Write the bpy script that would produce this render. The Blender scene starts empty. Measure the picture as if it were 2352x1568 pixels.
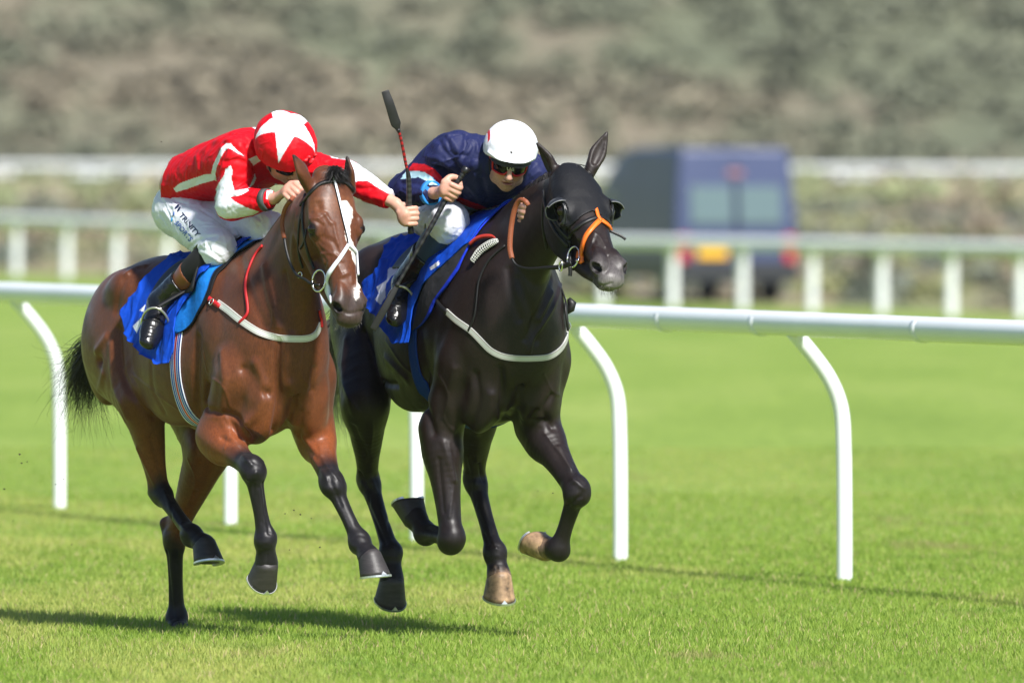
import bpy, math, random, os
import numpy as np
from mathutils import Vector, Matrix
from mathutils.bvhtree import BVHTree
rnd = random.Random(7)
rng = np.random.default_rng(11)
sc = bpy.context.scene
C = sc.collection

# ---------------------------------------------------------------- camera, light, exposure
FPX = 26133.0            # focal length in pixels of a 2352 px wide picture (400 mm lens)
CAMZ, HOR, D0 = 2.03, 330.0, 47.7
cam = bpy.data.cameras.new('camera'); camo = bpy.data.objects.new('camera', cam); C.objects.link(camo)
camo.location = (0, 0, CAMZ); camo.rotation_euler = (math.radians(90), 0, 0)
cam.sensor_width = 36.0; cam.lens = 400.0
cam.shift_y = -(784.0 - HOR) / 2352.0
cam.clip_start = 1.0; cam.clip_end = 3000.0
cam.dof.use_dof = True; cam.dof.focus_distance = 46.4; cam.dof.aperture_fstop = 3.8
sc.camera = camo

SUN_EL, SUN_AZ = math.radians(47), math.radians(-62)     # azimuth from +X towards -Y (towards the camera)
sdir = Vector((math.cos(SUN_EL) * math.cos(SUN_AZ), math.cos(SUN_EL) * math.sin(SUN_AZ), math.sin(SUN_EL)))
w = bpy.data.worlds.new('World'); sc.world = w; w.use_nodes = True
wn = w.node_tree.nodes; wl = w.node_tree.links
sky = wn.new('ShaderNodeTexSky'); sky.sky_type = 'NISHITA'; sky.sun_disc = False
sky.sun_elevation = SUN_EL; sky.sun_rotation = math.atan2(sdir.x, sdir.y)
sky.air_density = 1.0; sky.dust_density = .6; sky.ozone_density = 2.2
wn['Background'].inputs['Strength'].default_value = 0.08
wl.new(sky.outputs[0], wn['Background'].inputs['Color'])
sl = bpy.data.lights.new('sun', 'SUN'); so = bpy.data.objects.new('sun', sl); C.objects.link(so)
sl.energy = 5.0; sl.angle = math.radians(5.0); sl.color = (1.0, 0.97, 0.925)
so.rotation_euler = (-sdir).to_track_quat('-Z', 'Y').to_euler(); so.location = (30, 0, 40)
sc.view_settings.view_transform = 'Standard'; sc.view_settings.look = 'None'
sc.view_settings.exposure = 0.66; sc.view_settings.gamma = 1.0
sc.view_settings.use_curve_mapping = False
sc.cycles.max_bounces = 6; sc.cycles.diffuse_bounces = 3; sc.cycles.glossy_bounces = 3
sc.cycles.use_denoising = True
sc.cycles.caustics_reflective = False; sc.cycles.caustics_refractive = False

# ---------------------------------------------------------------- small helpers
def P(px, py, dY=0.0):
    """point of the place seen at picture position (px, py) and standing dY metres beyond the stance hoof"""
    Y = D0 + dY
    return np.array(((px - 1176.0) * Y / FPX, Y, CAMZ - (py - HOR) * Y / FPX))
CAMP = Vector((0, 0, CAMZ))
def ray(px, py):
    return Vector(((px - 1176.0) / FPX, 1.0, -(py - HOR) / FPX)).normalized()
def nrm(v):
    v = np.asarray(v, float); return v / (np.linalg.norm(v) + 1e-12)
def tag(o, label=None, cat=None, group=None, kind=None):
    if label: o['label'] = label
    if cat: o['category'] = cat
    if group: o['group'] = group
    if kind: o['kind'] = kind
    return o
def empty(name, loc, label=None, cat=None, group=None):
    o = bpy.data.objects.new(name, None); C.objects.link(o); o.location = Vector(loc); o.empty_display_size = .1
    tag(o, label, cat, group); return o
def adopt(o, parent):
    if parent is not None:
        o.parent = parent
        m = parent.matrix_world if parent.parent is None and parent.type != 'EMPTY' else None
        par = parent; off = Vector((0, 0, 0))
        while par is not None:
            off += par.location; par = par.parent
        o.location = -off + o.location
def mesh_np(name, V, F, mat, parent=None, smooth=True, col=None, mats=None, midx=None):
    """V (n,3), F list/array of quads or tris"""
    me = bpy.data.meshes.new(name)
    V = np.asarray(V, np.float32)
    if isinstance(F, np.ndarray) and F.ndim == 2:
        n, k = F.shape
        me.vertices.add(len(V)); me.vertices.foreach_set('co', V.ravel())
        me.loops.add(n * k); me.loops.foreach_set('vertex_index', F.astype(np.int32).ravel())
        me.polygons.add(n); me.polygons.foreach_set('loop_start', np.arange(0, n * k, k, dtype=np.int32))
        me.polygons.foreach_set('loop_total', np.full(n, k, np.int32))
        me.update(calc_edges=True)
    else:
        me.from_pydata([tuple(map(float, v)) for v in V], [], [tuple(int(i) for i in f) for f in F])
        me.update()
    me.polygons.foreach_set('use_smooth', np.full(len(me.polygons), smooth, bool))
    if mat is not None: me.materials.append(mat)
    if mats:
        for m in mats: me.materials.append(m)
        me.polygons.foreach_set('material_index', np.asarray(midx, np.int32))
    if col is not None:
        a = me.color_attributes.new('Col', 'FLOAT_COLOR', 'POINT')
        cc = np.ones((len(V), 4), np.float32); cc[:, :col.shape[1]] = col
        a.data.foreach_set('color', cc.ravel())
    o = bpy.data.objects.new(name, me); C.objects.link(o)
    adopt(o, parent)
    return o
def catmull(pts, n=6):
    pts = np.asarray(pts, float); m = len(pts)
    if m < 3: 
        return np.array([pts[0] + (pts[-1] - pts[0]) * i / n for i in range(n + 1)])
    out = []
    for i in range(m - 1):
        p0 = pts[max(i - 1, 0)]; p1 = pts[i]; p2 = pts[i + 1]; p3 = pts[min(i + 2, m - 1)]
        if i == 0: p0 = 2 * p1 - p2
        if i == m - 2: p3 = 2 * p2 - p1
        for j in range(n):
            t = j / n
            out.append(.5 * ((2 * p1) + (-p0 + p2) * t + (2 * p0 - 5 * p1 + 4 * p2 - p3) * t * t + (-p0 + 3 * p1 - 3 * p2 + p3) * t ** 3))
    out.append(pts[-1]); return np.array(out)
def srgb(h):
    h = h.lstrip('#'); v = [int(h[i:i + 2], 16) / 255 for i in (0, 2, 4)]
    return tuple(c / 12.92 if c <= .04045 else ((c + .055) / 1.055) ** 2.4 for c in v)

# ---------------------------------------------------------------- materials
def mat(name, color=(.5, .5, .5), rough=.5, metal=0, spec=.5, vcol=False, noise=0, nscale=40, bump=0, bscale=200, bdist=.002,
        sheen=0, coat=0, trans=0, sss=0, bump2=0, b2scale=20, b2dist=.01, stretch=None, sub=None, rvar=0, streak=0):
    m = bpy.data.materials.new(name); m.use_nodes = True
    nt = m.node_tree; N = nt.nodes; L = nt.links; b = N['Principled BSDF']
    b.inputs['Roughness'].default_value = rough; b.inputs['Metallic'].default_value = metal
    b.inputs['Specular IOR Level'].default_value = spec
    b.inputs['Sheen Weight'].default_value = sheen; b.inputs['Coat Weight'].default_value = coat
    if coat: b.inputs['Coat Roughness'].default_value = .12
    if trans: b.inputs['Transmission Weight'].default_value = trans
    if sss:
        b.inputs['Subsurface Weight'].default_value = sss; b.inputs['Subsurface Radius'].default_value = (.012, .005, .003)
        b.inputs['Subsurface Scale'].default_value = 1.0
    tc = N.new('ShaderNodeTexCoord'); co = tc.outputs['Object']
    if stretch:
        mp = N.new('ShaderNodeMapping'); mp.inputs['Scale'].default_value = stretch; L.new(co, mp.inputs[0]); co = mp.outputs[0]
    if vcol:
        a = N.new('ShaderNodeAttribute'); a.attribute_name = 'Col'; src = a.outputs['Color']
    else:
        r = N.new('ShaderNodeRGB'); r.outputs[0].default_value = (*color[:3], 1); src = r.outputs[0]
    if noise:
        n = N.new('ShaderNodeTexNoise'); n.inputs['Scale'].default_value = nscale; n.inputs['Detail'].default_value = 5; L.new(co, n.inputs[0])
        mr = N.new('ShaderNodeMapRange'); mr.inputs[1].default_value = .25; mr.inputs[2].default_value = .75
        mr.inputs[3].default_value = 1 - noise; mr.inputs[4].default_value = 1 + noise; L.new(n.outputs[0], mr.inputs[0])
        mx = N.new('ShaderNodeVectorMath'); mx.operation = 'SCALE'; L.new(src, mx.inputs[0]); L.new(mr.outputs[0], mx.inputs['Scale']); src = mx.outputs[0]
    L.new(src, b.inputs['Base Color'])
    if rvar:
        n = N.new('ShaderNodeTexNoise'); n.inputs['Scale'].default_value = 14; n.inputs['Detail'].default_value = 6; L.new(co, n.inputs[0])
        mr = N.new('ShaderNodeMapRange'); mr.inputs[1].default_value = .3; mr.inputs[2].default_value = .7; mr.inputs[3].default_value = rough - rvar; mr.inputs[4].default_value = rough + rvar
        L.new(n.outputs[0], mr.inputs[0]); L.new(mr.outputs[0], b.inputs['Roughness'])
    if streak:
        mp = N.new('ShaderNodeMapping'); mp.inputs['Scale'].default_value = (1, 1, .16); mp.inputs['Rotation'].default_value = (.5, .3, 0); L.new(tc.outputs['Object'], mp.inputs[0])
        n = N.new('ShaderNodeTexNoise'); n.inputs['Scale'].default_value = 260; n.inputs['Detail'].default_value = 2; L.new(mp.outputs[0], n.inputs[0])
        mr = N.new('ShaderNodeMapRange'); mr.inputs[1].default_value = .3; mr.inputs[2].default_value = .7; mr.inputs[3].default_value = 1 - streak; mr.inputs[4].default_value = 1 + streak; L.new(n.outputs[0], mr.inputs[0])
        mx = N.new('ShaderNodeVectorMath'); mx.operation = 'SCALE'; L.new(src, mx.inputs[0]); L.new(mr.outputs[0], mx.inputs['Scale']); L.new(mx.outputs[0], b.inputs['Base Color'])
    last = None
    for (bs, sca, dist) in ((bump, bscale, bdist), (bump2, b2scale, b2dist)):
        if bs:
            n = N.new('ShaderNodeTexNoise'); n.inputs['Scale'].default_value = sca; n.inputs['Detail'].default_value = 3; L.new(co, n.inputs[0])
            bp = N.new('ShaderNodeBump'); bp.inputs['Strength'].default_value = bs; bp.inputs['Distance'].default_value = dist
            L.new(n.outputs[0], bp.inputs['Height'])
            if last: L.new(last.outputs[0], bp.inputs['Normal'])
            last = bp
    if last: L.new(last.outputs[0], b.inputs['Normal'])
    return m

# ---------------------------------------------------------------- implicit surfaces
class Field:
    def __init__(s, lo, hi, h):
        s.lo = np.asarray(lo, float); s.h = h
        s.n = np.ceil((np.asarray(hi, float) - s.lo) / h).astype(int) + 1
        s.ax = [(s.lo[i] + np.arange(s.n[i]) * h).astype(np.float32) for i in range(3)]
        s.d = np.full(tuple(s.n), .5, np.float32)
    def box(s, lo, hi):
        a = np.clip(np.floor((np.asarray(lo) - s.lo) / s.h).astype(int), 0, s.n - 1)
        b = np.clip(np.ceil((np.asarray(hi) - s.lo) / s.h).astype(int) + 1, 1, s.n)
        return tuple(slice(a[i], b[i]) for i in range(3))
    def co(s, sl):
        return s.ax[0][sl[0]][:, None, None], s.ax[1][sl[1]][None, :, None], s.ax[2][sl[2]][None, None, :]
    def comb(s, sl, d, k, op):
        a = s.d[sl]
        if a.size == 0: return
        if op == 'u':
            if k <= 0: np.minimum(a, d, out=a); return
            h = np.clip(.5 + .5 * (a - d) / k, 0, 1); s.d[sl] = a + (d - a) * h - k * h * (1 - h)
        elif op == 's':
            if k <= 0: s.d[sl] = np.maximum(a, -d); return
            h = np.clip(.5 - .5 * (a + d) / k, 0, 1); s.d[sl] = a + (-d - a) * h + k * h * (1 - h)
    def ell(s, c, r, R=None, k=.03, op='u'):
        """ellipsoid; R rows = axes"""
        c = np.asarray(c, float); r = np.asarray(r, float) * np.ones(3); R = np.eye(3) if R is None else np.asarray(R, float)
        ext = np.sqrt(((R.T * r) ** 2).sum(1)) + k + 2 * s.h
        sl = s.box(c - ext, c + ext); x, y, z = s.co(sl)
        if 0 in (x.size, y.size, z.size): return
        x = x - c[0]; y = y - c[1]; z = z - c[2]
        q = 0; l2 = x * x + y * y + z * z
        for i in range(3):
            q = q + ((x * R[i, 0] + y * R[i, 1] + z * R[i, 2]) / r[i]) ** 2
        q = np.sqrt(q) + 1e-6; l = np.sqrt(l2)
        s.comb(sl, (l * (1 - 1 / q)).astype(np.float32), k, op)
    def tube(s, st, side, k=.03, op='u', n=4, sub=True):
        """st: rows (x,y,z, r_side, r_up, r_down); side: vector(s) giving the side axis; elliptical sections"""
        st = np.array([list(q) + [q[3]] * 2 if len(q) == 4 else (list(q) + [q[4]] if len(q) == 5 else list(q)) for q in st], float)
        if sub and len(st) > 1: st = catmull(st, n)
        st[:, 3:] = np.maximum(st[:, 3:], .002)
        side = nrm(side); m = st[:, 3:].max() + k + 2 * s.h
        lo = st[:, :3].min(0) - m; hi = st[:, :3].max(0) + m
        SL = s.box(lo, hi); acc = np.full(s.d[SL].shape, 9., np.float32)
        if acc.size == 0: return
        for i in range(len(st) - 1):
            A, B = st[i], st[i + 1]; ab = B[:3] - A[:3]; L = np.linalg.norm(ab)
            if L < 1e-6: continue
            a = ab / L; wv = nrm(side - a * side.dot(a)); v = np.cross(a, wv)
            mm = max(A[3:].max(), B[3:].max()) + k + 2 * s.h
            sl = s.box(np.minimum(A[:3], B[:3]) - mm, np.maximum(A[:3], B[:3]) + mm)
            x, y, z = s.co(sl)
            if 0 in (x.size, y.size, z.size): continue
            x = x - np.float32(A[0]); y = y - np.float32(A[1]); z = z - np.float32(A[2])
            f = np.float32
            pa = x * f(a[0]) + y * f(a[1]) + z * f(a[2]); t = np.clip(pa / f(L), 0, 1); ex = pa - t * f(L)
            pw = x * f(wv[0]) + y * f(wv[1]) + z * f(wv[2]); pv = x * f(v[0]) + y * f(v[1]) + z * f(v[2])
            rw = A[3] + (B[3] - A[3]) * t; ru = A[4] + (B[4] - A[4]) * t
            if abs(A[4] - A[5]) + abs(B[4] - B[5]) > 1e-5:
                rd = A[5] + (B[5] - A[5]) * t; rv = np.where(pv > 0, ru, rd)
            else: rv = ru
            re = np.minimum(rw, rv)
            q = np.sqrt((pw / rw) ** 2 + (pv / rv) ** 2 + (ex / re) ** 2) + f(1e-5)
            d = np.sqrt(pw * pw + pv * pv + ex * ex) * (1 - 1 / q)
            off = tuple(slice(sl[j].start - SL[j].start, sl[j].stop - SL[j].start) for j in range(3))
            acc[off] = np.minimum(acc[off], d)
        s.comb(SL, acc, k, op)
    def cut(s, o, nvec, k=0):
        """remove everything on the +n side of the plane through o"""
        o = np.asarray(o); nvec = nrm(nvec)
        x, y, z = (a for a in s.co((slice(None),) * 3))
        d = ((x - o[0]) * nvec[0] + (y - o[1]) * nvec[1] + (z - o[2]) * nvec[2]).astype(np.float32)
        s.d = np.maximum(s.d, d)
    def mesh(s, smooth=2):
        d = s.d; ins = d < 0
        nx, ny, nz = d.shape
        # cells crossing
        c = np.zeros((nx - 1, ny - 1, nz - 1), np.int8)
        for i in (0, 1):
            for j in (0, 1):
                for k in (0, 1):
                    c += ins[i:nx - 1 + i, j:ny - 1 + j, k:nz - 1 + k]
        act = np.flatnonzero((c > 0) & (c < 8)); ci, cj, ck = np.unravel_index(act, c.shape)
        idx = np.full(c.shape, -1, np.int32); idx.ravel()[act] = np.arange(len(act))
        corners = [(i, j, k) for i in (0, 1) for j in (0, 1) for k in (0, 1)]
        val = {q: d[ci + q[0], cj + q[1], ck + q[2]] for q in corners}
        acc = np.zeros((len(act), 3)); cnt = np.zeros(len(act))
        for q in corners:
            for axn in range(3):
                if q[axn] == 0:
                    q2 = list(q); q2[axn] = 1; q2 = tuple(q2)
                    a, b = val[q], val[q2]; m = (a < 0) != (b < 0)
                    t = np.where(m, a / np.where(m, a - b, 1), 0)
                    p = np.zeros((len(act), 3)); p += q; p[:, axn] = t
                    acc[m] += p[m]; cnt[m] += 1
        V = acc / cnt[:, None] + np.c_[ci, cj, ck]
        V = s.lo + V * s.h
        Q = []
        for axn in range(3):
            o1, o2 = [(1, 2), (2, 0), (0, 1)][axn]
            sa = [slice(None)] * 3; sb = [slice(None)] * 3; sa[axn] = slice(0, -1); sb[axn] = slice(1, None)
            A = ins[tuple(sa)]; B = ins[tuple(sb)]
            e = np.nonzero(A != B)
            e = [q.copy() for q in e]
            ok = (e[o1] > 0) & (e[o2] > 0) & (e[o1] < d.shape[o1] - 1) & (e[o2] < d.shape[o2] - 1)
            e = [q[ok] for q in e]
            fl = A[tuple(e)]
            def cell(a, b):
                q = list(e); q[o1] = q[o1] - a; q[o2] = q[o2] - b
                return idx[tuple(q)]
            q = np.stack([cell(1, 1), cell(0, 1), cell(0, 0), cell(1, 0)], 1)
            q[~fl] = q[~fl][:, ::-1]
            Q.append(q)
        Q = np.concatenate(Q); Q = Q[(Q >= 0).all(1)]
        V = smooth_mesh(V, Q, smooth)
        return V, Q
def smooth_mesh(V, Q, it, lam=.5, mask=None):
    if it <= 0: return V
    e = np.concatenate([Q[:, [i, (i + 1) % Q.shape[1]]] for i in range(Q.shape[1])]); e = np.concatenate([e, e[:, ::-1]])
    n = np.bincount(e[:, 0], minlength=len(V)).astype(float); n[n == 0] = 1
    for k in range(it * 2):
        f = lam if k % 2 == 0 else -lam * 1.04
        if it == 1: f = lam if k == 0 else 0
        S = np.stack([np.bincount(e[:, 0], weights=V[e[:, 1], i], minlength=len(V)) for i in range(3)], 1) / n[:, None]
        dV = (S - V) * f
        if mask is not None: dV *= mask[:, None]
        V = V + dV
    return V
def vnormals(V, Q):
    a = V[Q[:, 2]] - V[Q[:, 0]]; b = V[Q[:, 3 % Q.shape[1]]] - V[Q[:, 1]]
    if Q.shape[1] == 3: a = V[Q[:, 1]] - V[Q[:, 0]]; b = V[Q[:, 2]] - V[Q[:, 0]]
    n = np.cross(a, b); N = np.zeros_like(V)
    for i in range(Q.shape[1]):
        for j in range(3): N[:, j] += np.bincount(Q[:, i], weights=n[:, j], minlength=len(V))
    return N / (np.linalg.norm(N, axis=1)[:, None] + 1e-12)
def sm(x, a, b):
    t = np.clip((x - a) / (b - a), 0, 1); return t * t * (3 - 2 * t)
def pix(V):
    return 1176 + V[:, 0] * FPX / V[:, 1], HOR + (CAMZ - V[:, 2]) * FPX / V[:, 1]
def inpoly(x, y, poly):
    poly = np.asarray(poly, float); r = np.zeros(len(x), bool); j = len(poly) - 1
    for i in range(len(poly)):
        xi, yi = poly[i]; xj, yj = poly[j]
        if yi != yj:
            c = ((yi > y) != (yj > y)) & (x < (xj - xi) * (y - yi) / (yj - yi) + xi); r ^= c
        j = i
    return r
def vnoise(V, scale, seed=0, octv=3):
    """cheap smooth value noise on points"""
    r = np.random.default_rng(seed); T = r.random((32, 32, 32)).astype(np.float32); out = 0; amp = 1; tot = 0
    p = V * scale + 100.3
    for o in range(octv):
        q = p * (2 ** o); f = np.floor(q).astype(int); t = q - f; t = t * t * (3 - 2 * t); v = 0
        for i in (0, 1):
            for j in (0, 1):
                for k in (0, 1):
                    wgt = (t[:, 0] if i else 1 - t[:, 0]) * (t[:, 1] if j else 1 - t[:, 1]) * (t[:, 2] if k else 1 - t[:, 2])
                    v = v + wgt * T[(f[:, 0] + i) % 32, (f[:, 1] + j) % 32, (f[:, 2] + k) % 32]
        out = out + v * amp; tot += amp; amp *= .5
    return out / tot
def bvh_of(V, F):
    return BVHTree.FromPolygons([tuple(v) for v in np.asarray(V, float).tolist()], [tuple(f) for f in np.asarray(F).tolist()])
def hit(bvhs, px, py, maxd=None):
    best = None
    for b in bvhs:
        h = b.ray_cast(CAMP, ray(px, py))
        if h[0] is not None and (best is None or h[3] < best[3]): best = h
    return best

class Body:
    """horse frame: s forward, t to the animal's right (picture left), u up; origin on the ground under the breast"""
    def __init__(s, px, Y, th, k):
        s.X0 = (px - 1176) * Y / FPX; s.Y0 = Y; s.th = math.radians(th); s.k = k
        s.f = np.array((math.sin(s.th), -math.cos(s.th), 0)); s.r = np.array((-math.cos(s.th), -math.sin(s.th), 0)); s.z = np.array((0, 0, 1.))
        s.o = np.array((s.X0, s.Y0, 0))
    def L(s, a, t, u): return s.o + (s.f * a + s.r * t + s.z * u) * s.k
    def D(s, a, t, u): return s.f * a + s.r * t + s.z * u
    def Q(s, px, py, a):
        """line of sight (px,py) cut where forward coordinate = a"""
        r = np.array(ray(px, py)); c = np.array(CAMP)
        lam = (a * s.k - (c - s.o).dot(s.f)) / r.dot(s.f)
        return c + r * lam
    def T(s, px, py, t):
        r = np.array(ray(px, py)); c = np.array(CAMP)
        lam = (t * s.k - (c - s.o).dot(s.r)) / r.dot(s.r)
        return c + r * lam
    def loc(s, p): 
        q = (np.asarray(p) - s.o); return np.array((q.dot(s.f), q.dot(s.r), q.dot(s.z))) / s.k
    def locs(s, V):
        q = V - s.o; return q @ s.f / s.k, q @ s.r / s.k, q @ s.z / s.k
def sculpt(V, N, bv, lines, B=None):
    """raise (+) or press in (-) the surface along polylines: (points, amount, width)"""
    D = np.zeros(len(V))
    for pts, amp, wd in lines:
        pp = []
        for (x, y) in (catmull([(a, b) for a, b in pts], 5) if len(pts) > 2 else (catmull(pts, 5) if len(pts) > 1 else pts)):
            h = hit([bv], x, y)
            if h: pp.append(np.array(h[0]))
        if not pp: continue
        pp = np.array(pp); lo = pp.min(0) - wd * 3; hi = pp.max(0) + wd * 3
        m = np.flatnonzero(((V > lo) & (V < hi)).all(1)); dm = np.full(len(m), 9.)
        Vm = V[m]
        for i in range(max(1, len(pp) - 1)):
            A = pp[i]; Bq = pp[min(i + 1, len(pp) - 1)]
            ab = Bq - A; t = np.clip(((Vm - A) @ ab) / (ab.dot(ab) + 1e-9), 0, 1); dm = np.minimum(dm, np.linalg.norm(Vm - (A + t[:, None] * ab), axis=1))
        D[m] += amp * np.exp(-(dm / wd) ** 2)
    return V + N * D[:, None]
def zpoly(pts, ox, oy, f): return [(ox + x * f, oy + y * f) for x, y in pts]
Z4 = lambda p: zpoly(p, 269.5, 520.6, .2344)
# ---------------------------------------------------------------- horses
def lerp(a, b, t): return np.asarray(a) * (1 - t) + np.asarray(b) * t
def bone(A, B, tab, k=1.0):
    return [[*lerp(A, B, t), rs * k, ru * k, rd * k] for (t, rs, ru, rd) in tab]
TRUNK = [  # s, top, bottom, half width
    (-1.56, 1.27, 1.10, .07), (-1.52, 1.38, 1.00, .15), (-1.42, 1.475, .98, .225), (-1.28, 1.535, .92, .265), (-1.10, 1.565, .90, .27),
    (-.95, 1.545, .89, .24), (-.78, 1.52, .855, .255), (-.60, 1.52, .82, .275), (-.45, 1.55, .80, .268), (-.32, 1.59, .81, .235),
    (-.20, 1.575, .83, .225), (-.09, 1.48, .87, .215), (-.01, 1.36, .93, .17), (.045, 1.25, 1.02, .10)]
def horse_field(B, J, h=.0065):
    k = B.k; l = -B.r
    allp = [B.L(-1.65, .3, .7), B.L(-1.65, -.3, 1.7), B.L(.1, -.3, 1), B.L(.1, .3, 1)] + [np.asarray(v)[:3] for kk, v in J.items() if kk[0] != '_']
    lo = np.min(allp, 0) - .14; hi = np.max(allp, 0) + .14
    F = Field(lo, hi, h)
    # trunk
    tk = J.get('_tuck', 0)
    TR = [(s, a, b + tk * math.exp(-((s + 1.0) / .33) ** 2), w * (1 + J.get('_wide', 0) * math.exp(-((s + .1) / .3) ** 2))) for s, a, b, w in TRUNK]
    st = [[*B.L(s, 0, (a * .45 + b * .55)), w * k, (a - (a * .45 + b * .55)) * k, ((a * .45 + b * .55) - b) * k] for s, a, b, w in TR]
    F.tube(st, l, k=.02, n=8)
    # neck
    st = [[*B.L(s, t, u), rw * k, rv * k, rd * k] for s, t, u, rw, rv, rd in J['_neck']]
    e = B.loc(J['_head'](.05, 0, -.115)); b0 = np.array((-.04, 0, 1.43)); dn = nrm(e - b0); up = np.array((-dn[2], 0, dn[0]))
    for f, rw, rv, rd in ((.25, .096, .20, .22), (.5, .082, .16, .185), (.75, .076, .125, .155), (1.0, .072, .085, .12)):
        q = b0 + (e - b0) * f + up * .03 * math.sin(f * 3.14)
        st.append([*B.L(*q), rw * k, rv * k, rd * k])
    F.tube(st, l, k=.12, n=12)
    E = lambda s, t, u, rs, rt, ru, kk=.05, R=None: F.ell(B.L(s, t, u), np.array((rs, rt, ru)) * k, [B.f, B.r, B.z] if R is None else R, kk * k)
    def Er(s, t, u, rs, rt, ru, tilt, kk=.05, op='u'):
        c, sn = math.cos(math.radians(tilt)), math.sin(math.radians(tilt))
        a = B.f * c + B.z * sn; b = -B.f * sn + B.z * c
        F.ell(B.L(s, t, u), np.array((rs, rt, ru)) * k, [a, B.r, b], kk * k, op)
    for sg in (1, -1):
        Er(-.27, sg * .155, 1.28, .11, .085, .30, 24, .06)           # shoulder blade
        Er(-.10, sg * .175, 1.08, .105, .085, .13, 0, .04)          # point of shoulder
        E(.015, sg * .088, .995, .085, .098, .15, .028)              # breast muscle
        E(-.03, sg * .12, .90, .09, .075, .10, .03)
        Er(-1.29, sg * .15, 1.22, .21, .125, .27, -15, .06)          # haunch
        E(-1.45, sg * .12, 1.17, .12, .10, .24, .04)                 # buttock
        E(-1.13, sg * .19, 1.42, .10, .07, .08, .05)                 # hip
        Er(-.62, sg * .20, 1.12, .33, .085, .25, 0, .08)             # ribs
    F.tube([[*B.L(-.33, 0, 1.575), .035 * k, .04 * k, .04 * k], [*B.L(-.12, 0, 1.56), .03 * k, .04 * k, .04 * k]], l, k=.08)  # withers
    # grooves
    F.tube([[*B.L(.10, 0, 1.12), .006, .006, .006], [*B.L(.095, 0, .98), .010, .010, .010], [*B.L(.06, 0, .84), .010, .010, .010]], l, k=.04, op='s')
    for sg in (1, -1):
        F.tube([[*B.L(-.06, sg * .285, 1.22), .018, .018, .018], [*B.L(-.19, sg * .30, 1.02), .02, .02, .02], [*B.L(-.33, sg * .29, .95), .02, .02, .02]], l, k=.05, op='s')
        F.tube([[*B.L(-1.02, sg * .30, 1.35), .03, .03, .03], [*B.L(-1.02, sg * .30, 1.1), .035, .03, .03], [*B.L(-1.0, sg * .27, .95), .03, .03, .03]], l, k=.07, op='s')
    # front legs
    for sd, sg in (('R', 1), ('L', -1)):
        Ep, Kp, Fp, Cp = J['el' + sd], J['kn' + sd], J['ff' + sd], J['fc' + sd]
        SH = B.L(-.10, sg * .16, 1.06)
        F.tube([[*SH, .095 * k, .10 * k, .10 * k], [*lerp(SH, Ep, .6), .085 * k, .10 * k, .10 * k], [*Ep, .075 * k, .085 * k, .095 * k]], l, k=.05)
        F.tube(bone(Ep, Kp, [(0, .078, .088, .10), (.2, .080, .086, .10), (.42, .062, .066, .066), (.65, .050, .052, .050), (.86, .045, .047, .044), (1, .046, .046, .042)], k), l, k=.035)
        ax = nrm(np.asarray(Kp) - Ep); ax2 = nrm(np.asarray(Fp) - Kp); am = nrm(ax + ax2)
        sd_ = nrm(np.cross(np.cross(am, l), am)); fr = np.cross(am, sd_)
        F.ell(np.asarray(Kp) + fr * .004 - am * .010, np.array((.047, .044, .050)) * k, [sd_, fr, am], .035); F.ell(np.asarray(Kp) + fr * .006 + am * .028 * k, np.array((.044, .038, .034)) * k, [sd_, fr, am], .022)
        F.ell(np.asarray(Kp) + fr * .020 - am * .022, np.array((.034, .028, .020)) * k, [sd_, fr, am], .014); F.ell(np.asarray(Kp) + fr * .024 + am * .012, np.array((.032, .020, .014)) * k, [sd_, fr, am], .010)
        F.ell(np.asarray(Kp) - fr * .036, np.array((.022, .026, .03)) * k, [sd_, fr, am], .02)
        for q in (1, -1): F.ell(np.asarray(Kp) + sd_ * q * .03 + am * .012, np.array((.02, .028, .03)) * k, [sd_, fr, am], .015)
        F.tube(bone(Kp, Fp, [(.1, .041, .040, .032), (.28, .034, .031, .028), (.6, .030, .027, .026), (.85, .034, .031, .030), (1, .038, .035, .034)], k), l, k=.02)
        F.tube([[*(np.asarray(Kp) - fr * .030 * k + ax2 * .05), .015 * k], [*(lerp(Kp, Fp, .5) - np.cross(ax2, nrm(np.cross(np.cross(ax2, l), ax2))) * .027 * k), .013 * k], [*(np.asarray(Fp) - np.cross(ax2, nrm(np.cross(np.cross(ax2, l), ax2))) * .030 * k), .018 * k]], l, k=.010)
        fv = np.cross(ax2, nrm(np.cross(np.cross(ax2, l), ax2)))
        F.ell(Fp, np.array((.040, .038, .040)) * k, [l, fv, ax2], .034)
        F.ell(np.asarray(Fp) - fv * .024 + ax2 * .01, np.array((.030, .022, .026)) * k, [l, fv, ax2], .022)
        F.tube(bone(Fp, Cp, [(0, .039, .038, .038), (.5, .040, .038, .040), (1.0, .049, .047, .046)], k), l, k=.02)
    # hind legs
    for sd, sg in (('R', 1), ('L', -1)):
        St, Hk, Fp, Cp = (np.asarray(J[q + sd]) for q in ('st', 'hk', 'hf', 'hc'))
        HP = B.L(-1.30, sg * .13, 1.22)
        F.tube([[*HP, .12 * k, .17 * k, .20 * k], [*lerp(HP, St, .5), .12 * k, .15 * k, .19 * k], [*St, .09 * k, .11 * k, .125 * k]], l, k=.07)
        F.tube(bone(St, Hk, [(0, .083, .100, .125), (.2, .076, .092, .118), (.45, .062, .074, .092), (.7, .047, .056, .062), (.88, .042, .048, .050), (1, .044, .048, .048)], k), l, k=.04)
        ax = nrm(Hk - St); ax2 = nrm(Fp - Hk); am = nrm(ax + ax2); sd_ = nrm(np.cross(np.cross(am, l), am)); fr = np.cross(am, sd_)
        bk = nrm(ax - ax2)          # the point of the hock sticks out on the outer side of the bend
        if bk.dot(fr) > 0: bk = -fr
        pt = Hk + bk * .055 * k - ax2 * .035 * k
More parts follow.
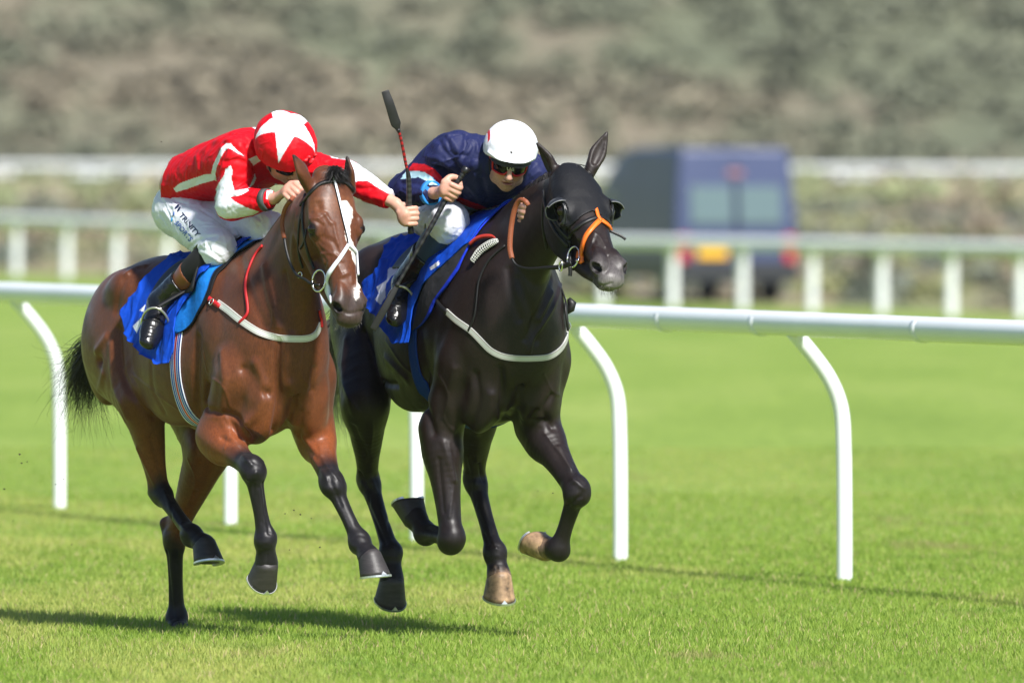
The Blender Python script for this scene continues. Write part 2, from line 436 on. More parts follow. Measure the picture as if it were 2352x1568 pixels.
        F.tube([[*lerp(St, Hk, .45), .03 * k, .03 * k, .03 * k], [*(lerp(St, Hk, .75) + bk * .035 * k), .014 * k, .018 * k, .018 * k], [*pt, .020 * k, .024 * k, .024 * k]], l, k=.03)
        F.tube([[*pt, .022 * k, .024 * k, .024 * k], [*(Hk + bk * .03 * k + ax2 * .05 * k), .022 * k, .026 * k, .026 * k]], l, k=.02)
        F.ell(Hk + ax2 * .01, np.array((.042, .046, .062)) * k, [sd_, fr, am], .02)
        F.ell(Hk + ax2 * .035 + fr * .014, np.array((.036, .034, .035)) * k, [sd_, fr, am], .015)
        F.tube(bone(Hk, Fp, [(.1, .040, .044, .036), (.3, .034, .034, .030), (.6, .031, .030, .027), (.85, .034, .032, .029), (1, .038, .036, .034)], k), l, k=.02)
        F.tube([[*(Hk + bk * .03 * k + ax2 * .05 * k), .018 * k], [*(lerp(Hk, Fp, .5) + bk * .026 * k), .014 * k], [*(lerp(Hk, Fp, .95) + bk * .024 * k), .018 * k]], l, k=.010)
        fv = np.cross(ax2, nrm(np.cross(np.cross(ax2, l), ax2)))
        F.ell(Fp, np.array((.040, .038, .040)) * k, [l, fv, ax2], .034)
        F.ell(Fp - fv * .024 + ax2 * .01, np.array((.030, .022, .026)) * k, [l, fv, ax2], .022)
        F.tube(bone(Fp, Cp, [(0, .039, .038, .038), (.5, .040, .038, .040), (1.0, .049, .047, .046)], k), l, k=.02)
    # vein-like ridges on shoulder and forearm
    # head
    H = J['_head']; O, a, sdv, n, q = H.O, H.a, H.r, H.n, H.k
    hs = [(-.03, .05, -.06, .035, .05), (.04, .07, -.058, .05, .065), (.11, .086, -.058, .056, .08), (.175, .086, -.06, .058, .085), (.24, .070, -.06, .058, .082),
          (.31, .056, -.058, .053, .075), (.39, .048, -.057, .049, .064), (.46, .046, -.055, .044, .055), (.53, .048, -.052, .040, .05), (.575, .042, -.052, .034, .042), (.595, .03, -.055, .022, .03)]
    F.tube([[*H(x, 0, z), w_ * q * WY, ru * q, rd * q] for x, w_, z, ru, rd in hs], -sdv, k=.05)
    He = lambda x, y, z, rx, ry, rz, kk=.02, op='u': F.ell(H(x, y, z), np.array((rx, ry * WY, rz)) * q, [a, sdv, n], kk, op)
    He(.20, 0, -.15, .17, .048, .095, .03); He(.36, 0, -.13, .12, .038, .062, .03)
    for sg in (1, -1):
        He(.160, sg * .050, -.175, .130, .030, .105, .018)     # cheek
        F.tube([[*H(.24, sg * .046, -.225), .027 * q], [*H(.34, sg * .036, -.195), .029 * q], [*H(.43, sg * .026, -.160), .030 * q], [*H(.50, sg * .018, -.128), .026 * q], [*H(.55, sg * .010, -.112), .02 * q]], -sdv, k=.03)
        He(.185, sg * .076, -.040, .050, .018, .020, .035)      # brow
        He(.210, sg * .078, -.066, .034, .014, .018, .018)
        F.tube([[*H(.225, sg * .078, -.078), .011 * q], [*H(.34, sg * .052, -.074), .010 * q]], -sdv, k=.02)   # facial crest
        He(.120, sg * .092, -.028, .028, .014, .020, .03, 's')   # hollow above the eye
        He(.202, sg * .103, -.053, .021, .016, .017, .010, 's') # socket
        He(.535, sg * .040, -.035, .040, .026, .030, .02)       # nostril flare
        He(.50, sg * .030, -.020, .05, .016, .016, .02)
        He(.552, sg * .055, -.028, .024, .024, .016, .008, 's')
        He(.31, sg * .070, -.115, .06, .016, .03, .04, 's')
        He(.592, 0, -.062, .028, .040, .030, .02); He(.575, 0, -.098, .030, .030, .018, .016); He(.545, 0, -.115, .035, .026, .020, .02)
    He(.610, 0, -.086, .035, .045, .0045, .006, 's')
    # ears
    for (bp, tp, opn, wd) in H.ears:
        bp = np.asarray(bp); tp = np.asarray(tp); e = nrm(tp - bp); L = np.linalg.norm(tp - bp); opn = nrm(np.asarray(opn) - e * np.dot(opn, e)); s_ = np.cross(e, opn)
        F.tube([[*(bp - e * .02), .024, .024, .024], [*(bp + e * L * .22), wd * .85, .024, .024], [*(bp + e * L * .48 - opn * .004), wd, .017, .017], [*(bp + e * L * .75 - opn * .002), wd * .62, .012, .012], [*tp, .006, .007, .007]], s_, k=.02)
        F.tube([[*(bp + e * L * .2 + opn * .022), wd * .45, .012, .012], [*(bp + e * L * .5 + opn * .018), wd * .66, .017, .017], [*(bp + e * L * .8 + opn * .012), wd * .3, .010, .010]], s_, k=.008, op='s')
    return F
WY = 1.27
class Head:
    def __init__(s, O, tip_dir, right, k, ears):
        s.O = np.asarray(O); s.a = nrm(tip_dir); s.r = nrm(np.asarray(right) - s.a * np.dot(s.a, right)); s.n = np.cross(s.a, -s.r); s.k = k; s.ears = ears
    def __call__(s, x, y, z): return s.O + (s.a * x + s.r * y * WY + s.n * z) * s.k
    def loc(s, V):
        q = (V - s.O) / s.k; return q @ s.a, q @ s.r / WY, q @ s.n
NECK = [(-.30, 0, 1.22, .20, .30, .30), (-.16, 0, 1.315, .165, .285, .275), (-.04, 0, 1.43, .125, .24, .25)]

NECK2 = [(-.30, 0, 1.22, .21, .30, .31), (-.15, 0, 1.315, .185, .285, .29), (-.02, 0, 1.43, .145, .24, .28)]
B1 = Body(655, 46.6, 27, 1.0)
H1 = Head(B1.Q(768, 409, .45), B1.D(.20, 0, -.575), B1.r, .985,
          [(B1.Q(705, 420, .40), B1.Q(674, 357, .42), np.array((-1, .45, 0)), .038), (B1.Q(803, 425, .40), B1.Q(797, 361, .42), np.array((-.9, -.45, 0)), .036)])
J1 = dict(elR=B1.Q(497, 1000, -.22), knR=B1.Q(580, 1078, .10), ffR=B1.Q(610, 1238, .10), fcR=B1.Q(612, 1292, .07),
          elL=B1.Q(720, 985, -.12), knL=B1.Q(763, 1112, .20), ffL=B1.Q(826, 1244, .32), fcL=B1.Q(848, 1278, .39),
          stR=B1.Q(326, 915, -.97), hkR=B1.Q(366, 1128, -1.0), hfR=B1.Q(440, 1228, -.70), hcR=B1.Q(468, 1250, -.63),
          stL=B1.Q(482, 1030, -.95), hkL=B1.Q(400, 1232, -1.24), hfL=B1.Q(406, 1418, -1.28), hcL=B1.Q(409, 1447, -1.23),
          poll=H1(-.2, 0, .05), lip=H1(.62, 0, 0), _neck=NECK, _head=H1)
B2 = Body(1176, 46.6, 19.5, 1.064)
hd2 = B2.D(.33, 0, -.49); hd2 = np.array((.165, -.41, -.43))
hd2r = np.cross(nrm(hd2), (0, 0, 1.)); 
H2 = Head(B2.Q(1322, 384, .50), hd2, np.cross(nrm(hd2), np.cross((0, 0, 1.), nrm(hd2))) * 0 + np.array((-math.cos(math.radians(20)), -math.sin(math.radians(20)), .08)), 1.0,
          [(B2.Q(1277, 400, .42), B2.Q(1234, 329, .40), B2.D(.2, 1, 0), .034), (B2.Q(1356, 392, .42), B2.Q(1394, 305, .40), B2.D(1, .25, 0), .036)])
J2 = dict(elR=B2.Q(1012, 985, -.2), knR=B2.Q(1037, 1238, -.09), ffR=B2.Q(978, 1226, -.35), fcR=B2.Q(955, 1190, -.42),
          elL=B2.Q(1232, 975, -.1), knL=B2.Q(1325, 1128, .2), ffL=B2.Q(1282, 1262, .09), fcL=B2.Q(1259, 1258, .03),
          stR=B2.Q(840, 930, -1.0), hkR=B2.Q(845, 1100, -1.2), hfR=B2.Q(898, 1268, -.98), hcR=B2.Q(900, 1330, -.95),
          stL=B2.Q(1090, 950, -.72), hkL=B2.Q(1090, 1100, -.85), hfL=B2.Q(1137, 1268, -.65), hcL=B2.Q(1146, 1322, -.62),
          poll=H2(-.2, 0, .05), lip=H2(.62, 0, 0), _tuck=.08, _wide=.13, _neck=NECK2, _head=H2)
def rep(B, J, nm):
    if not os.environ.get('DBG'): return
    for a in ('R', 'L'):
        for ch in (('el', 'kn', 'ff', 'fc'), ('st', 'hk', 'hf', 'hc')):
            print(nm, a, ' '.join('%s(%.2f %.2f %.2f)' % (c, *B.loc(J[c + a])) for c in ch), ' len', ' '.join('%.2f' % np.linalg.norm(J[ch[i] + a] - J[ch[i + 1] + a]) for i in range(3)))
rep(B1, J1, 'bay'); rep(B2, J2, 'blk')

def ring_loft(rings, caps=True):
    n = len(rings[0]); V = np.concatenate(rings); F = []
    for i in range(len(rings) - 1):
        for j in range(n):
            a = i * n + j; b = i * n + (j + 1) % n
            F.append((a, b, b + n, a + n))
    if caps:
        F.append(tuple(range(n))[::-1]); F.append(tuple(range((len(rings) - 1) * n, len(rings) * n)))
    return V, F
def hoof(B, root, Cp, ax, toe, k, m_hoof, m_shoe, colf=None):
    """Cp coronet centre, ax direction of the pastern, toe: direction of the toe (about perpendicular to ax)"""
    ax = nrm(ax); toe = nrm(toe - ax * np.dot(toe, ax)); sd = np.cross(ax, toe)
    # sole plane is tilted: the hoof leans forward by about 40 degrees relative to the pastern
    sole_n = nrm(ax * .86 - toe * .50) ; fw = nrm(toe - sole_n * np.dot(toe, sole_n))
    top_n = nrm(sole_n * .93 + ax * .2); ftop = nrm(toe - top_n * np.dot(toe, top_n))
    rings = []; n = 36; H = .080 * k; Cp = np.asarray(Cp); k = k * .94
    for i, t in enumerate((-.12, 0, .10, .3, .6, .85, 1.0)):
        c = Cp + sole_n * H * t * 1.0 + fw * (.004 + .028 * t) * k
        rx = (.0495 + .017 * t) * k; rf = (.050 + .020 * t) * k; rb = (.046 + .004 * t) * k
        if i == 0: rx *= .86; rf *= .84; rb *= .86
        if i == 1: rx *= 1.01
        R_ = []
        for j in range(n):
            a = 2 * math.pi * j / n; ca, sa = math.cos(a), math.sin(a)
            if ca < 0: r = abs(ca) ** .75 * -1
            else: r = ca
            drop = sole_n * (-.020 * (1 - t) * k * max(ca, 0) + 0)          # the toe wall is taller than the heel
            R_.append(c + fw * (rf * r if r > 0 else rb * r) + sd * rx * np.sign(sa) * abs(sa) ** .9 + drop * 1.0)
        rings.append(np.array(R_))
    V, F = ring_loft(rings)
    o = mesh_np('hoof', V, F, m_hoof, root)
    # horseshoe: a bent bar under the wall with a toe clip
    R0 = rings[-1]; c0 = R0.mean(0); VV = []; FF = []
    idx = [j for j in range(-14, 15)]
    for j in idx:
        p = R0[j % n]; inn = nrm(c0 + fw * .0 - p)
        for (u, v) in ((-.003, .0006), (-.003, .009), (.019, .009), (.019, .0006)):
            VV.append(p + inn * u * k + sole_n * v * k)
    for i in range(len(idx) - 1):
        for q in range(4):
            FF.append((i * 4 + q, i * 4 + (q + 1) % 4, i * 4 + 4 + (q + 1) % 4, i * 4 + 4 + q))
    FF.append((0, 1, 2, 3)[::-1]); m_ = (len(idx) - 1) * 4; FF.append((m_, m_ + 1, m_ + 2, m_ + 3))
    p = R0[0]; up = nrm(rings[-2][0] - p); b = len(VV)
    out = fw * .0035 * k
    for q in ((p + sd * .014 * k), (p - sd * .014 * k), (p + up * .016 * k)):
        VV.append(q + out); VV.append(q - out * .2)
    FF += [(b, b + 2, b + 4), (b + 1, b + 5, b + 3), (b, b + 1, b + 3, b + 2), (b + 2, b + 3, b + 5, b + 4), (b + 4, b + 5, b + 1, b)]
    sh = mesh_np('horseshoe', np.array(VV), FF, m_shoe, o, smooth=False)
    return o
# direction of each pastern and of each toe, in the horse's own axes (forward, right, up)
J1['_hoof'] = dict(fcR=((-.35, 0, -1), (1, .0, -.35)), fcL=((.55, -.1, -.75), (1, -.1, .75)), hcR=((.6, 0, -.6), (1, -.1, .85)), hcL=((.55, 0, -.45), (1, 0, .9)))
J2['_hoof'] = dict(fcR=((-.7, .15, .55), (-.5, .1, -.9)), fcL=((-.75, .35, .12), (-.1, .1, -1)), hcR=((-.05, 0, -1), (1, 0, -.1)), hcL=((.2, 0, -1), (1, 0, .15)))

R3 = lambda p: zpoly(p, 91.9, 520.6, .6055)
R4 = lambda p: zpoly(p, 704.4, 520.6, .6055)
ZB = lambda p: zpoly(p, 612.5, 336.9, .2734); ZK = lambda p: zpoly(p, 1212.75, 287.9, .2539); Z5 = lambda p: zpoly(p, 826.9, 520.6, .2344)
J1['_sculpt'] = [(R3(p), a, b) for p, a, b in (
    ([(905, 430), (900, 560), (905, 660), (890, 760), (885, 830)], -.014, .016), ([(640, 600), (630, 690), (665, 700), (745, 722), (790, 790)], -.010, .014),
    ([(600, 420), (595, 560), (600, 700)], -.010, .022), ([(770, 540)], -.008, .018), ([(860, 630)], -.012, .018), ([(1040, 540), (1030, 620)], -.008, .016), ([(990, 700), (980, 790)], -.008, .016),
    ([(760, 120), (800, 260), (850, 380)], -.006, .022), ([(850, 150), (870, 260), (905, 380)], .006, .016), ([(930, 180), (950, 300), (955, 390)], -.006, .014), ([(1000, 250), (1000, 390)], .005, .016),
    ([(690, 480), (700, 600), (690, 690)], .006, .02), ([(820, 520), (850, 600), (830, 700), (780, 750)], .008, .022), ([(950, 600), (985, 660), (960, 740)], .008, .022), ([(700, 750), (740, 830)], .007, .02), ([(690, 800), (800, 860)], -.006, .012),
    ([(300, 390), (302, 480), (320, 580), (385, 680), (430, 720)], -.010, .018), ([(225, 510)], -.014, .022), ([(250, 420), (215, 470)], .007, .02), ([(240, 560), (225, 620)], .006, .018), ([(270, 450), (280, 600), (330, 720)], .006, .022),
    ([(330, 180), (360, 160), (400, 150)], .007, .014), ([(320, 200), (300, 250), (290, 320)], -.006, .02), ([(420, 520), (430, 620), (470, 700)], -.004, .02), ([(370, 840), (440, 980)], .006, .012), ([(420, 800), (470, 960)], -.005, .012),
    ([(590, 1000), (560, 1080)], -.004, .014), ([(770, 870), (800, 900)], .005, .010), ([(820, 930), (790, 960)], .005, .010), ([(1040, 880), (1090, 960)], .005, .010), ([(1100, 960), (1140, 1060)], -.004, .010),
    ([(845, 970), (860, 1090), (870, 1160)], -.004, .008), ([(470, 1000), (510, 1100), (560, 1160)], .004, .008), ([(480, 1230), (505, 1480)], -.004, .010), ([(1000, 800), (1060, 870)], .005, .012))] + \
    [(ZB(p), a, b) for p, a, b in (([(400, 620), (470, 660), (480, 740)], -.0025, .008), ([(360, 610), (420, 600), (470, 640)], .003, .006), ([(430, 480), (440, 530)], -.005, .014), ([(400, 540), (480, 560), (540, 640)], .003, .008),
    ([(440, 900), (560, 900), (640, 960)], .0025, .005), ([(470, 760), (560, 800), (600, 880)], -.003, .010), ([(620, 1090), (700, 1060), (720, 1140)], .003, .008), ([(590, 1340), (680, 1400), (800, 1380)], -.003, .006), ([(340, 760), (360, 900)], .004, .014), ([(760, 600), (790, 680)], -.005, .012), ([(250, 600), (220, 800), (230, 1000)], .004, .016))]
J2['_sculpt'] = [(R4(p), a, b) for p, a, b in (
    ([(735, 540), (745, 640), (740, 700), (775, 785)], -.012, .016), ([(870, 700), (850, 730), (900, 740)], -.008, .014), ([(880, 350), (905, 300), (930, 250)], .007, .012), ([(800, 200), (850, 320), (870, 430)], -.006, .020),
    ([(640, 560), (650, 650), (620, 760)], -.008, .020), ([(560, 540), (540, 660), (560, 760)], .006, .022), ([(460, 560), (450, 660), (480, 780)], -.010, .020), ([(700, 640), (690, 720), (640, 780)], .007, .022), ([(820, 620), (840, 680), (820, 730)], .007, .022),
    ([(930, 640), (900, 700), (930, 760)], -.008, .016), ([(215, 400), (260, 520), (290, 590), (340, 600)], -.012, .016), ([(150, 430), (140, 560), (180, 700)], .007, .022), ([(300, 500), (380, 580)], .006, .020), ([(180, 760), (230, 880)], -.005, .014),
    ([(500, 880), (520, 1080)], -.004, .010), ([(620, 880), (640, 980)], .005, .012), ([(650, 900), (670, 960)], -.006, .010), ([(240, 950), (260, 1000)], .006, .010), ([(200, 930), (235, 990)], -.005, .010), ([(600, 1020), (690, 1200)], -.004, .008),
    ([(960, 840), (1000, 920)], .005, .014), ([(1010, 960), (1050, 990)], .006, .010), ([(1040, 1020), (990, 1060)], -.006, .010), ([(230, 1050), (300, 1200)], -.004, .009), ([(520, 820), (560, 960)], .005, .014))] + \
    [(Z5(p), a, b) for p, a, b in (([(1970, 520), (1900, 760), (1700, 1100), (1660, 1230)], .007, .010), ([(1450, 420), (1480, 620), (1560, 900)], -.006, .018), ([(1880, 500), (1760, 800), (1620, 1100)], -.006, .014))] + \
    [(ZK(p), a, b) for p, a, b in (([(560, 960), (640, 1000), (700, 1100)], .003, .006), ([(720, 1180), (740, 1260), (700, 1330)], -.004, .007), ([(570, 1300), (620, 1330), (680, 1310)], -.003, .006), ([(580, 1400), (650, 1450), (760, 1430)], -.003, .005), ([(600, 1050), (560, 1120)], -.003, .008))]

def veins(f, L): return [(f(p), .0030, .0062) for p in L]
J1['_sculpt'] = [(p, a * 1.35, b) for p, a, b in J1['_sculpt']] + veins(R3, [[(350, 560), (400, 600), (450, 640), (520, 690)], [(620, 480), (640, 560), (700, 610), (720, 680)], [(1000, 470), (990, 560), (1030, 620), (1020, 700)], [(690, 700), (720, 760), (700, 840)], [(1060, 830), (1080, 900), (1130, 960)],
    [(280, 640), (330, 760), (360, 880), (400, 950)], [(560, 880), (590, 960), (560, 1060)], [(830, 840), (850, 900)], [(870, 200), (890, 290), (880, 380)], [(480, 1020), (540, 1120)], [(830, 1000), (850, 1120)], [(1110, 1000), (1170, 1140)]]) + \
    veins(ZB, [[(420, 740), (450, 820), (520, 880)], [(480, 900), (520, 960), (500, 1040)], [(560, 640), (580, 740), (600, 820)], [(600, 1000), (640, 1080)], [(440, 600), (500, 560)]])
J2['_sculpt'] = [(p, a * 1.35, b) for p, a, b in J2['_sculpt']] + veins(R4, [[(500, 560), (540, 640), (520, 720), (560, 780)], [(780, 560), (800, 640), (860, 680)], [(900, 560), (930, 620), (960, 640)], [(230, 640), (250, 760), (240, 860)], [(540, 820), (560, 960), (540, 1100)], [(900, 780), (960, 860), (1010, 930)],
    [(640, 860), (650, 930), (630, 1010)], [(120, 520), (150, 620), (200, 700)], [(300, 430), (360, 520), (420, 570)], [(660, 1080), (720, 1220)], [(280, 1080), (330, 1220)]]) + veins(ZK, [[(600, 980), (580, 1060), (620, 1120)], [(700, 960), (720, 1040)], [(450, 900), (420, 980)]])
# bony edges of knees, hocks and fetlocks
def jb(J, keys, e=1):
    o = []
    for kx in keys:
        px, py = pix(np.array([J[kx]])); px, py = px[0], py[0]
        o += [([(px - 16, py - 12), (px, py - 16), (px + 16, py - 12)], -.0020 * e, .009), ([(px - 14, py + 10), (px, py + 8), (px + 14, py + 10)], (.0018 * e), .009), ([(px - 12, py + 26), (px + 12, py + 26)], -.0018 * e, .009), ([(px - 6, py - 40), (px - 5, py - 75)], -.0035 * e, .009), ([(px + 4, py + 34), (px + 3, py + 60)], -.003, .006)]
    return o
J1['_sculpt'] += jb(J1, ['knR', 'knL', 'hkL', 'ffR', 'ffL']); J2['_sculpt'] += jb(J2, ['knL', 'hkR', 'hkL', 'hfR', 'hfL'])
# ---------------------------------------------------------------- painting and hair
def segd(V, A, Bp):
    A = np.asarray(A); ab = np.asarray(Bp) - A; t = np.clip(((V - A) @ ab) / ab.dot(ab), 0, 1)
    return np.linalg.norm(V - (A + t[:, None] * ab), axis=1), t
def mixc(c, m, col): return c * (1 - m[:, None]) + np.asarray(col) * m[:, None]
def paint_horse(B, J, V, N, bay):
    n = len(V); s, t, u = B.locs(V); H = J['_head']; hx, hy, hz = H.loc(V); nz = vnoise(V, 5, 3); nf = vnoise(V, 60, 4)
    head = (hx > -.05) & (hx < .66) & (np.abs(hy) < .14) & (hz > -.30) & (hz < .06) & (np.linalg.norm(V - H(.3, 0, -.1), axis=1) < .42)
    if bay:
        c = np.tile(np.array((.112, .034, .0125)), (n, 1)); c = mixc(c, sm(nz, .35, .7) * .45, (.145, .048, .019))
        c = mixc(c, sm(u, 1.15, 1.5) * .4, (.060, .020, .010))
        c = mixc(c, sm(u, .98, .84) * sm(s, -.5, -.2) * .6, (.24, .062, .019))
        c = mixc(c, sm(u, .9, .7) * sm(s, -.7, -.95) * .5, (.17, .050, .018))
        dark = (.010, .0085, .010)
    else:
        c = np.tile(np.array((.0155, .0098, .0088)), (n, 1)); c = mixc(c, sm(nz, .4, .7) * .4, (.020, .012, .011))
        dark = (.009, .0075, .0085)
    m = np.zeros(n)
    for sd in 'RL':
        d, tt = segd(V, J['el' + sd], J['kn' + sd]); m = np.maximum(m, sm(tt + (nz - .5) * .35, .48, .86) * (d < .13))
        for a, b in (('kn', 'ff'), ('ff', 'fc')):
            d, tt = segd(V, J[a + sd], J[b + sd]); m = np.maximum(m, sm(d, .14, .085))
        d, tt = segd(V, J['st' + sd], J['hk' + sd]); m = np.maximum(m, sm(tt + (nz - .5) * .3, .80, 1.05) * (d < .12))
        for a, b in (('hk', 'hf'), ('hf', 'hc')):
            d, tt = segd(V, J[a + sd], J[b + sd]); m = np.maximum(m, sm(d, .13, .08) * (sm(tt + nz * .3, .08, .3) if a == 'hk' else 1))
    c = mixc(c, m * (1.0 if bay else .6), dark)
    if not bay:      # pale pasterns of the two legs on the far side
        for a, b, lo in (('ffL', 'fcL', .25), ('hfL', 'hcL', .45)):
            A, Bp = np.asarray(J[a]), np.asarray(J[b]); d, tt = segd(V, A, Bp + (Bp - A) * .5); c = mixc(c, sm(tt + (nf - .5) * .3, lo, lo + .2) * (d < .08) * .8, (.20, .13, .09))
    # head
    if bay:
        c = mixc(c, head * sm(hx, .45, .53) * .85, (.035, .028, .026)); c = mixc(c, head * sm(hz, -.05, -.09) * sm(hx, .50, .56) * .5, (.12, .10, .09))
        c = mixc(c, head * sm(np.abs(hx - .11), .05, .02) * .25, (.24, .09, .035))
    else:
        c = mixc(c, head * sm(hx + (nf - .5) * .06, .47, .57) * .8, (.085, .075, .075)); c = mixc(c, head * sm(hx + (nf - .5) * .05, .57, .62) * .7, (.19, .175, .17))
    for sg in (1, -1):
        de = np.linalg.norm(V - H(.202, sg * .09, -.053), axis=1); c = mixc(c, sm(de, .045, .020) * .9, (.010, .008, .008))
        dn = np.linalg.norm(V - H(.552, sg * .05, -.030), axis=1); c = mixc(c, sm(dn, .030, .018) * .95, (.008, .006, .006))
    ml = head * sm(np.abs(hz + .086), .008, .003) * sm(hx, .55, .58); c = mixc(c, ml * .8, (.012, .01, .01))
    for (bp, tp, op_, wd) in H.ears:
        d, tt = segd(V, bp, tp); c = mixc(c, (d < .05) * sm(tt, .78, .98) * .9, (.014, .011, .010))
        ax_ = nrm(np.asarray(tp) - bp); op2 = nrm(np.asarray(op_) - ax_ * np.dot(op_, ax_)); ins = ((V - np.asarray(bp) - 0) @ op2 > .0) & ((N @ op2) > .25) & (d < .034) & (tt > .12)
        c = mixc(c, ins * .75, (.025, .018, .016))
    if bay:      # white blaze, following the middle of the face
        px, py = pix(V); px = px + (nf - .5) * 7; py = py + (nf - .5) * 7; front = head & (N @ H.n > .25)
        for poly in ([(783, 461), (799, 463), (810, 480), (811, 500), (804, 522), (806, 545), (814, 565), (817, 590), (823, 612), (829, 628), (824, 630), (818, 612), (810, 596), (806, 575), (797, 570), (793, 540), (789, 505), (784, 480)],
                     [(826, 622), (831, 630), (829, 650), (826, 668), (818, 672), (815, 664), (820, 655), (820, 630)],
                     [(812, 668), (828, 668), (823, 684), (817, 692), (814, 680)]):
            m = inpoly(px, py, poly) & front; c[m] = (.62, .56, .53)
    c = c * (1 + (vnoise(V, 25, 9)[:, None] - .5) * .25)
    for sg in (1, -1):
        de = np.linalg.norm(V - H(.204, sg * .088, -.052), axis=1); c = mixc(c, sm(de, .034, .024) * .95, (.008, .006, .006))
    return c
def strands(name, roots, ctrl, n, w0, w1, mat_, parent, spread, seed=1, steps=8, clump=12, curl=.012, col=None):
    """hair ribbons: every strand follows a blend of the guide curves; ctrl = list of guides (each k points)"""
    r = np.random.default_rng(seed); G = np.array([catmull(g, 6) for g in ctrl]); K = G.shape[1]; ng = len(G)
    VV = []; FF = []; cc = []; b = 0
    cl = r.random((clump, 3)) - .5; clg = r.random(clump) * (ng - 1)
    for i in range(n):
        c = r.integers(clump); g = np.clip(clg[c] + r.normal() * .28, 0, ng - 1.001); gi = int(g); f = g - gi
        cur = G[gi] * (1 - f) + G[min(gi + 1, ng - 1)] * f
        ln = .55 + .45 * r.random() ** .6; m = steps; ts = np.linspace(0, ln, m) * (K - 1); i0 = np.clip(ts.astype(int), 0, K - 2); fr = (ts - i0)[:, None]
        p = cur[i0] * (1 - fr) + cur[i0 + 1] * fr; tt = (ts / (K - 1))[:, None]
        p = p + (r.random(3) - .5) * roots + ((cl[c] * .8 + r.normal(size=3) * .28) * spread) * tt ** 1.3 + np.sin(tt * (5 + 9 * r.random()) + r.random() * 6) * curl * tt * r.normal(size=3)
        tan = np.gradient(p, axis=0); sd = np.cross(tan, r.normal(size=3)); sd /= np.linalg.norm(sd, axis=1)[:, None] + 1e-9
        wd = (w0 + (w1 - w0) * tt) * .5 * (1 - (np.arange(m)[:, None] / (m - 1)) ** 3 * .8)
        VV.append(np.stack([p - sd * wd, p + sd * wd], 1).reshape(-1, 3))
        q = b + 2 * np.arange(m - 1)[:, None]; FF.append(q + np.array([0, 1, 3, 2])); b += 2 * m
        if col is not None: cc.append(np.repeat(col(tt), 2, 0))
    V = np.concatenate(VV); F = np.concatenate(FF)
    return mesh_np(name, V, F, mat_, parent, col=np.concatenate(cc) if cc else None)

M = {}
M['bay'] = mat('bay_coat', vcol=True, rough=.43, spec=.28, noise=.14, nscale=70, rvar=.09, streak=.22, bump=.18, bscale=900, bdist=.0008, bump2=.30, b2scale=22, b2dist=.005, sheen=.05)
M['dark'] = mat('dark_coat', vcol=True, rough=.46, spec=.30, noise=.18, nscale=70, rvar=.10, streak=.28, bump=.18, bscale=900, bdist=.0008, bump2=.30, b2scale=22, b2dist=.005)
M['hoof_dark'] = mat('dark_hoof', (.035, .030, .030), .5, noise=.4, nscale=18, bump=.5, bscale=60, bdist=.002, stretch=(1, 1, 4))
M['hoof_pale'] = mat('pale_hoof', (.30, .19, .11), .5, noise=.75, nscale=30, bump=.5, bscale=60, bdist=.002)
M['shoe'] = mat('horseshoe_metal', (.75, .76, .76), .35, metal=.9, noise=.15, nscale=80)
M['eye'] = mat('horse_eye', (.010, .006, .004), .07, spec=.45)
M['hair'] = mat('black_hair', (.010, .008, .008), .45, spec=.4)
M['palehair'] = mat('pale_hair', vcol=True, rough=.5, spec=.4)

def eyes(H, root):
    for sg in (1, -1):
        c = H(.204, sg * .0820, -.050); R = .0248; V = []; F = []; nu, nv = 20, 12
        for i in range(nv + 1):
            for j in range(nu):
                a, b = math.pi * i / nv, 2 * math.pi * j / nu; V.append(c + R * np.array((math.sin(a) * math.cos(b), math.sin(a) * math.sin(b), math.cos(a))))
        for i in range(nv):
            for j in range(nu): F.append((i * nu + j, (i + 1) * nu + j, (i + 1) * nu + (j + 1) % nu, i * nu + (j + 1) % nu))
        mesh_np('eye', np.array(V), np.array(F), M['eye'], root)
LOWH = bool(os.environ.get('LOW'))
def build_horse(B, J, bay, label):
    F = horse_field(B, J, .0056 if not os.environ.get('LOW') else .011); V, Q = F.mesh(2); del F
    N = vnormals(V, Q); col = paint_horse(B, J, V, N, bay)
    if not LOWH: V = sculpt(V, N, bvh_of(V, Q), J.get('_sculpt', []))
    root = empty('racehorse', B.L(-.7, 0, 0), label, 'horse')
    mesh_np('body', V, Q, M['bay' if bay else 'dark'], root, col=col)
    eyes(J['_head'], root)
    for key, (ax, toe) in J['_hoof'].items():
        pale = (not bay) and key.endswith('L')
        hf = hoof(B, root, np.asarray(J[key]), B.D(*ax), B.D(*toe), B.k, M['hoof_pale' if pale else 'hoof_dark'], M['shoe'])
        if pale: hf['label'] = 'pale striped hoof'
    return root, bvh_of(V, Q), V, Q
bay_root, bay_bvh, bV, bQ = build_horse(B1, J1, True, 'bay racehorse with a white blaze and white breastplate galloping nearest the left edge')
drk_root, drk_bvh, dV, dQ = build_horse(B2, J2, False, 'near black racehorse in a black hood with orange noseband galloping on the right')

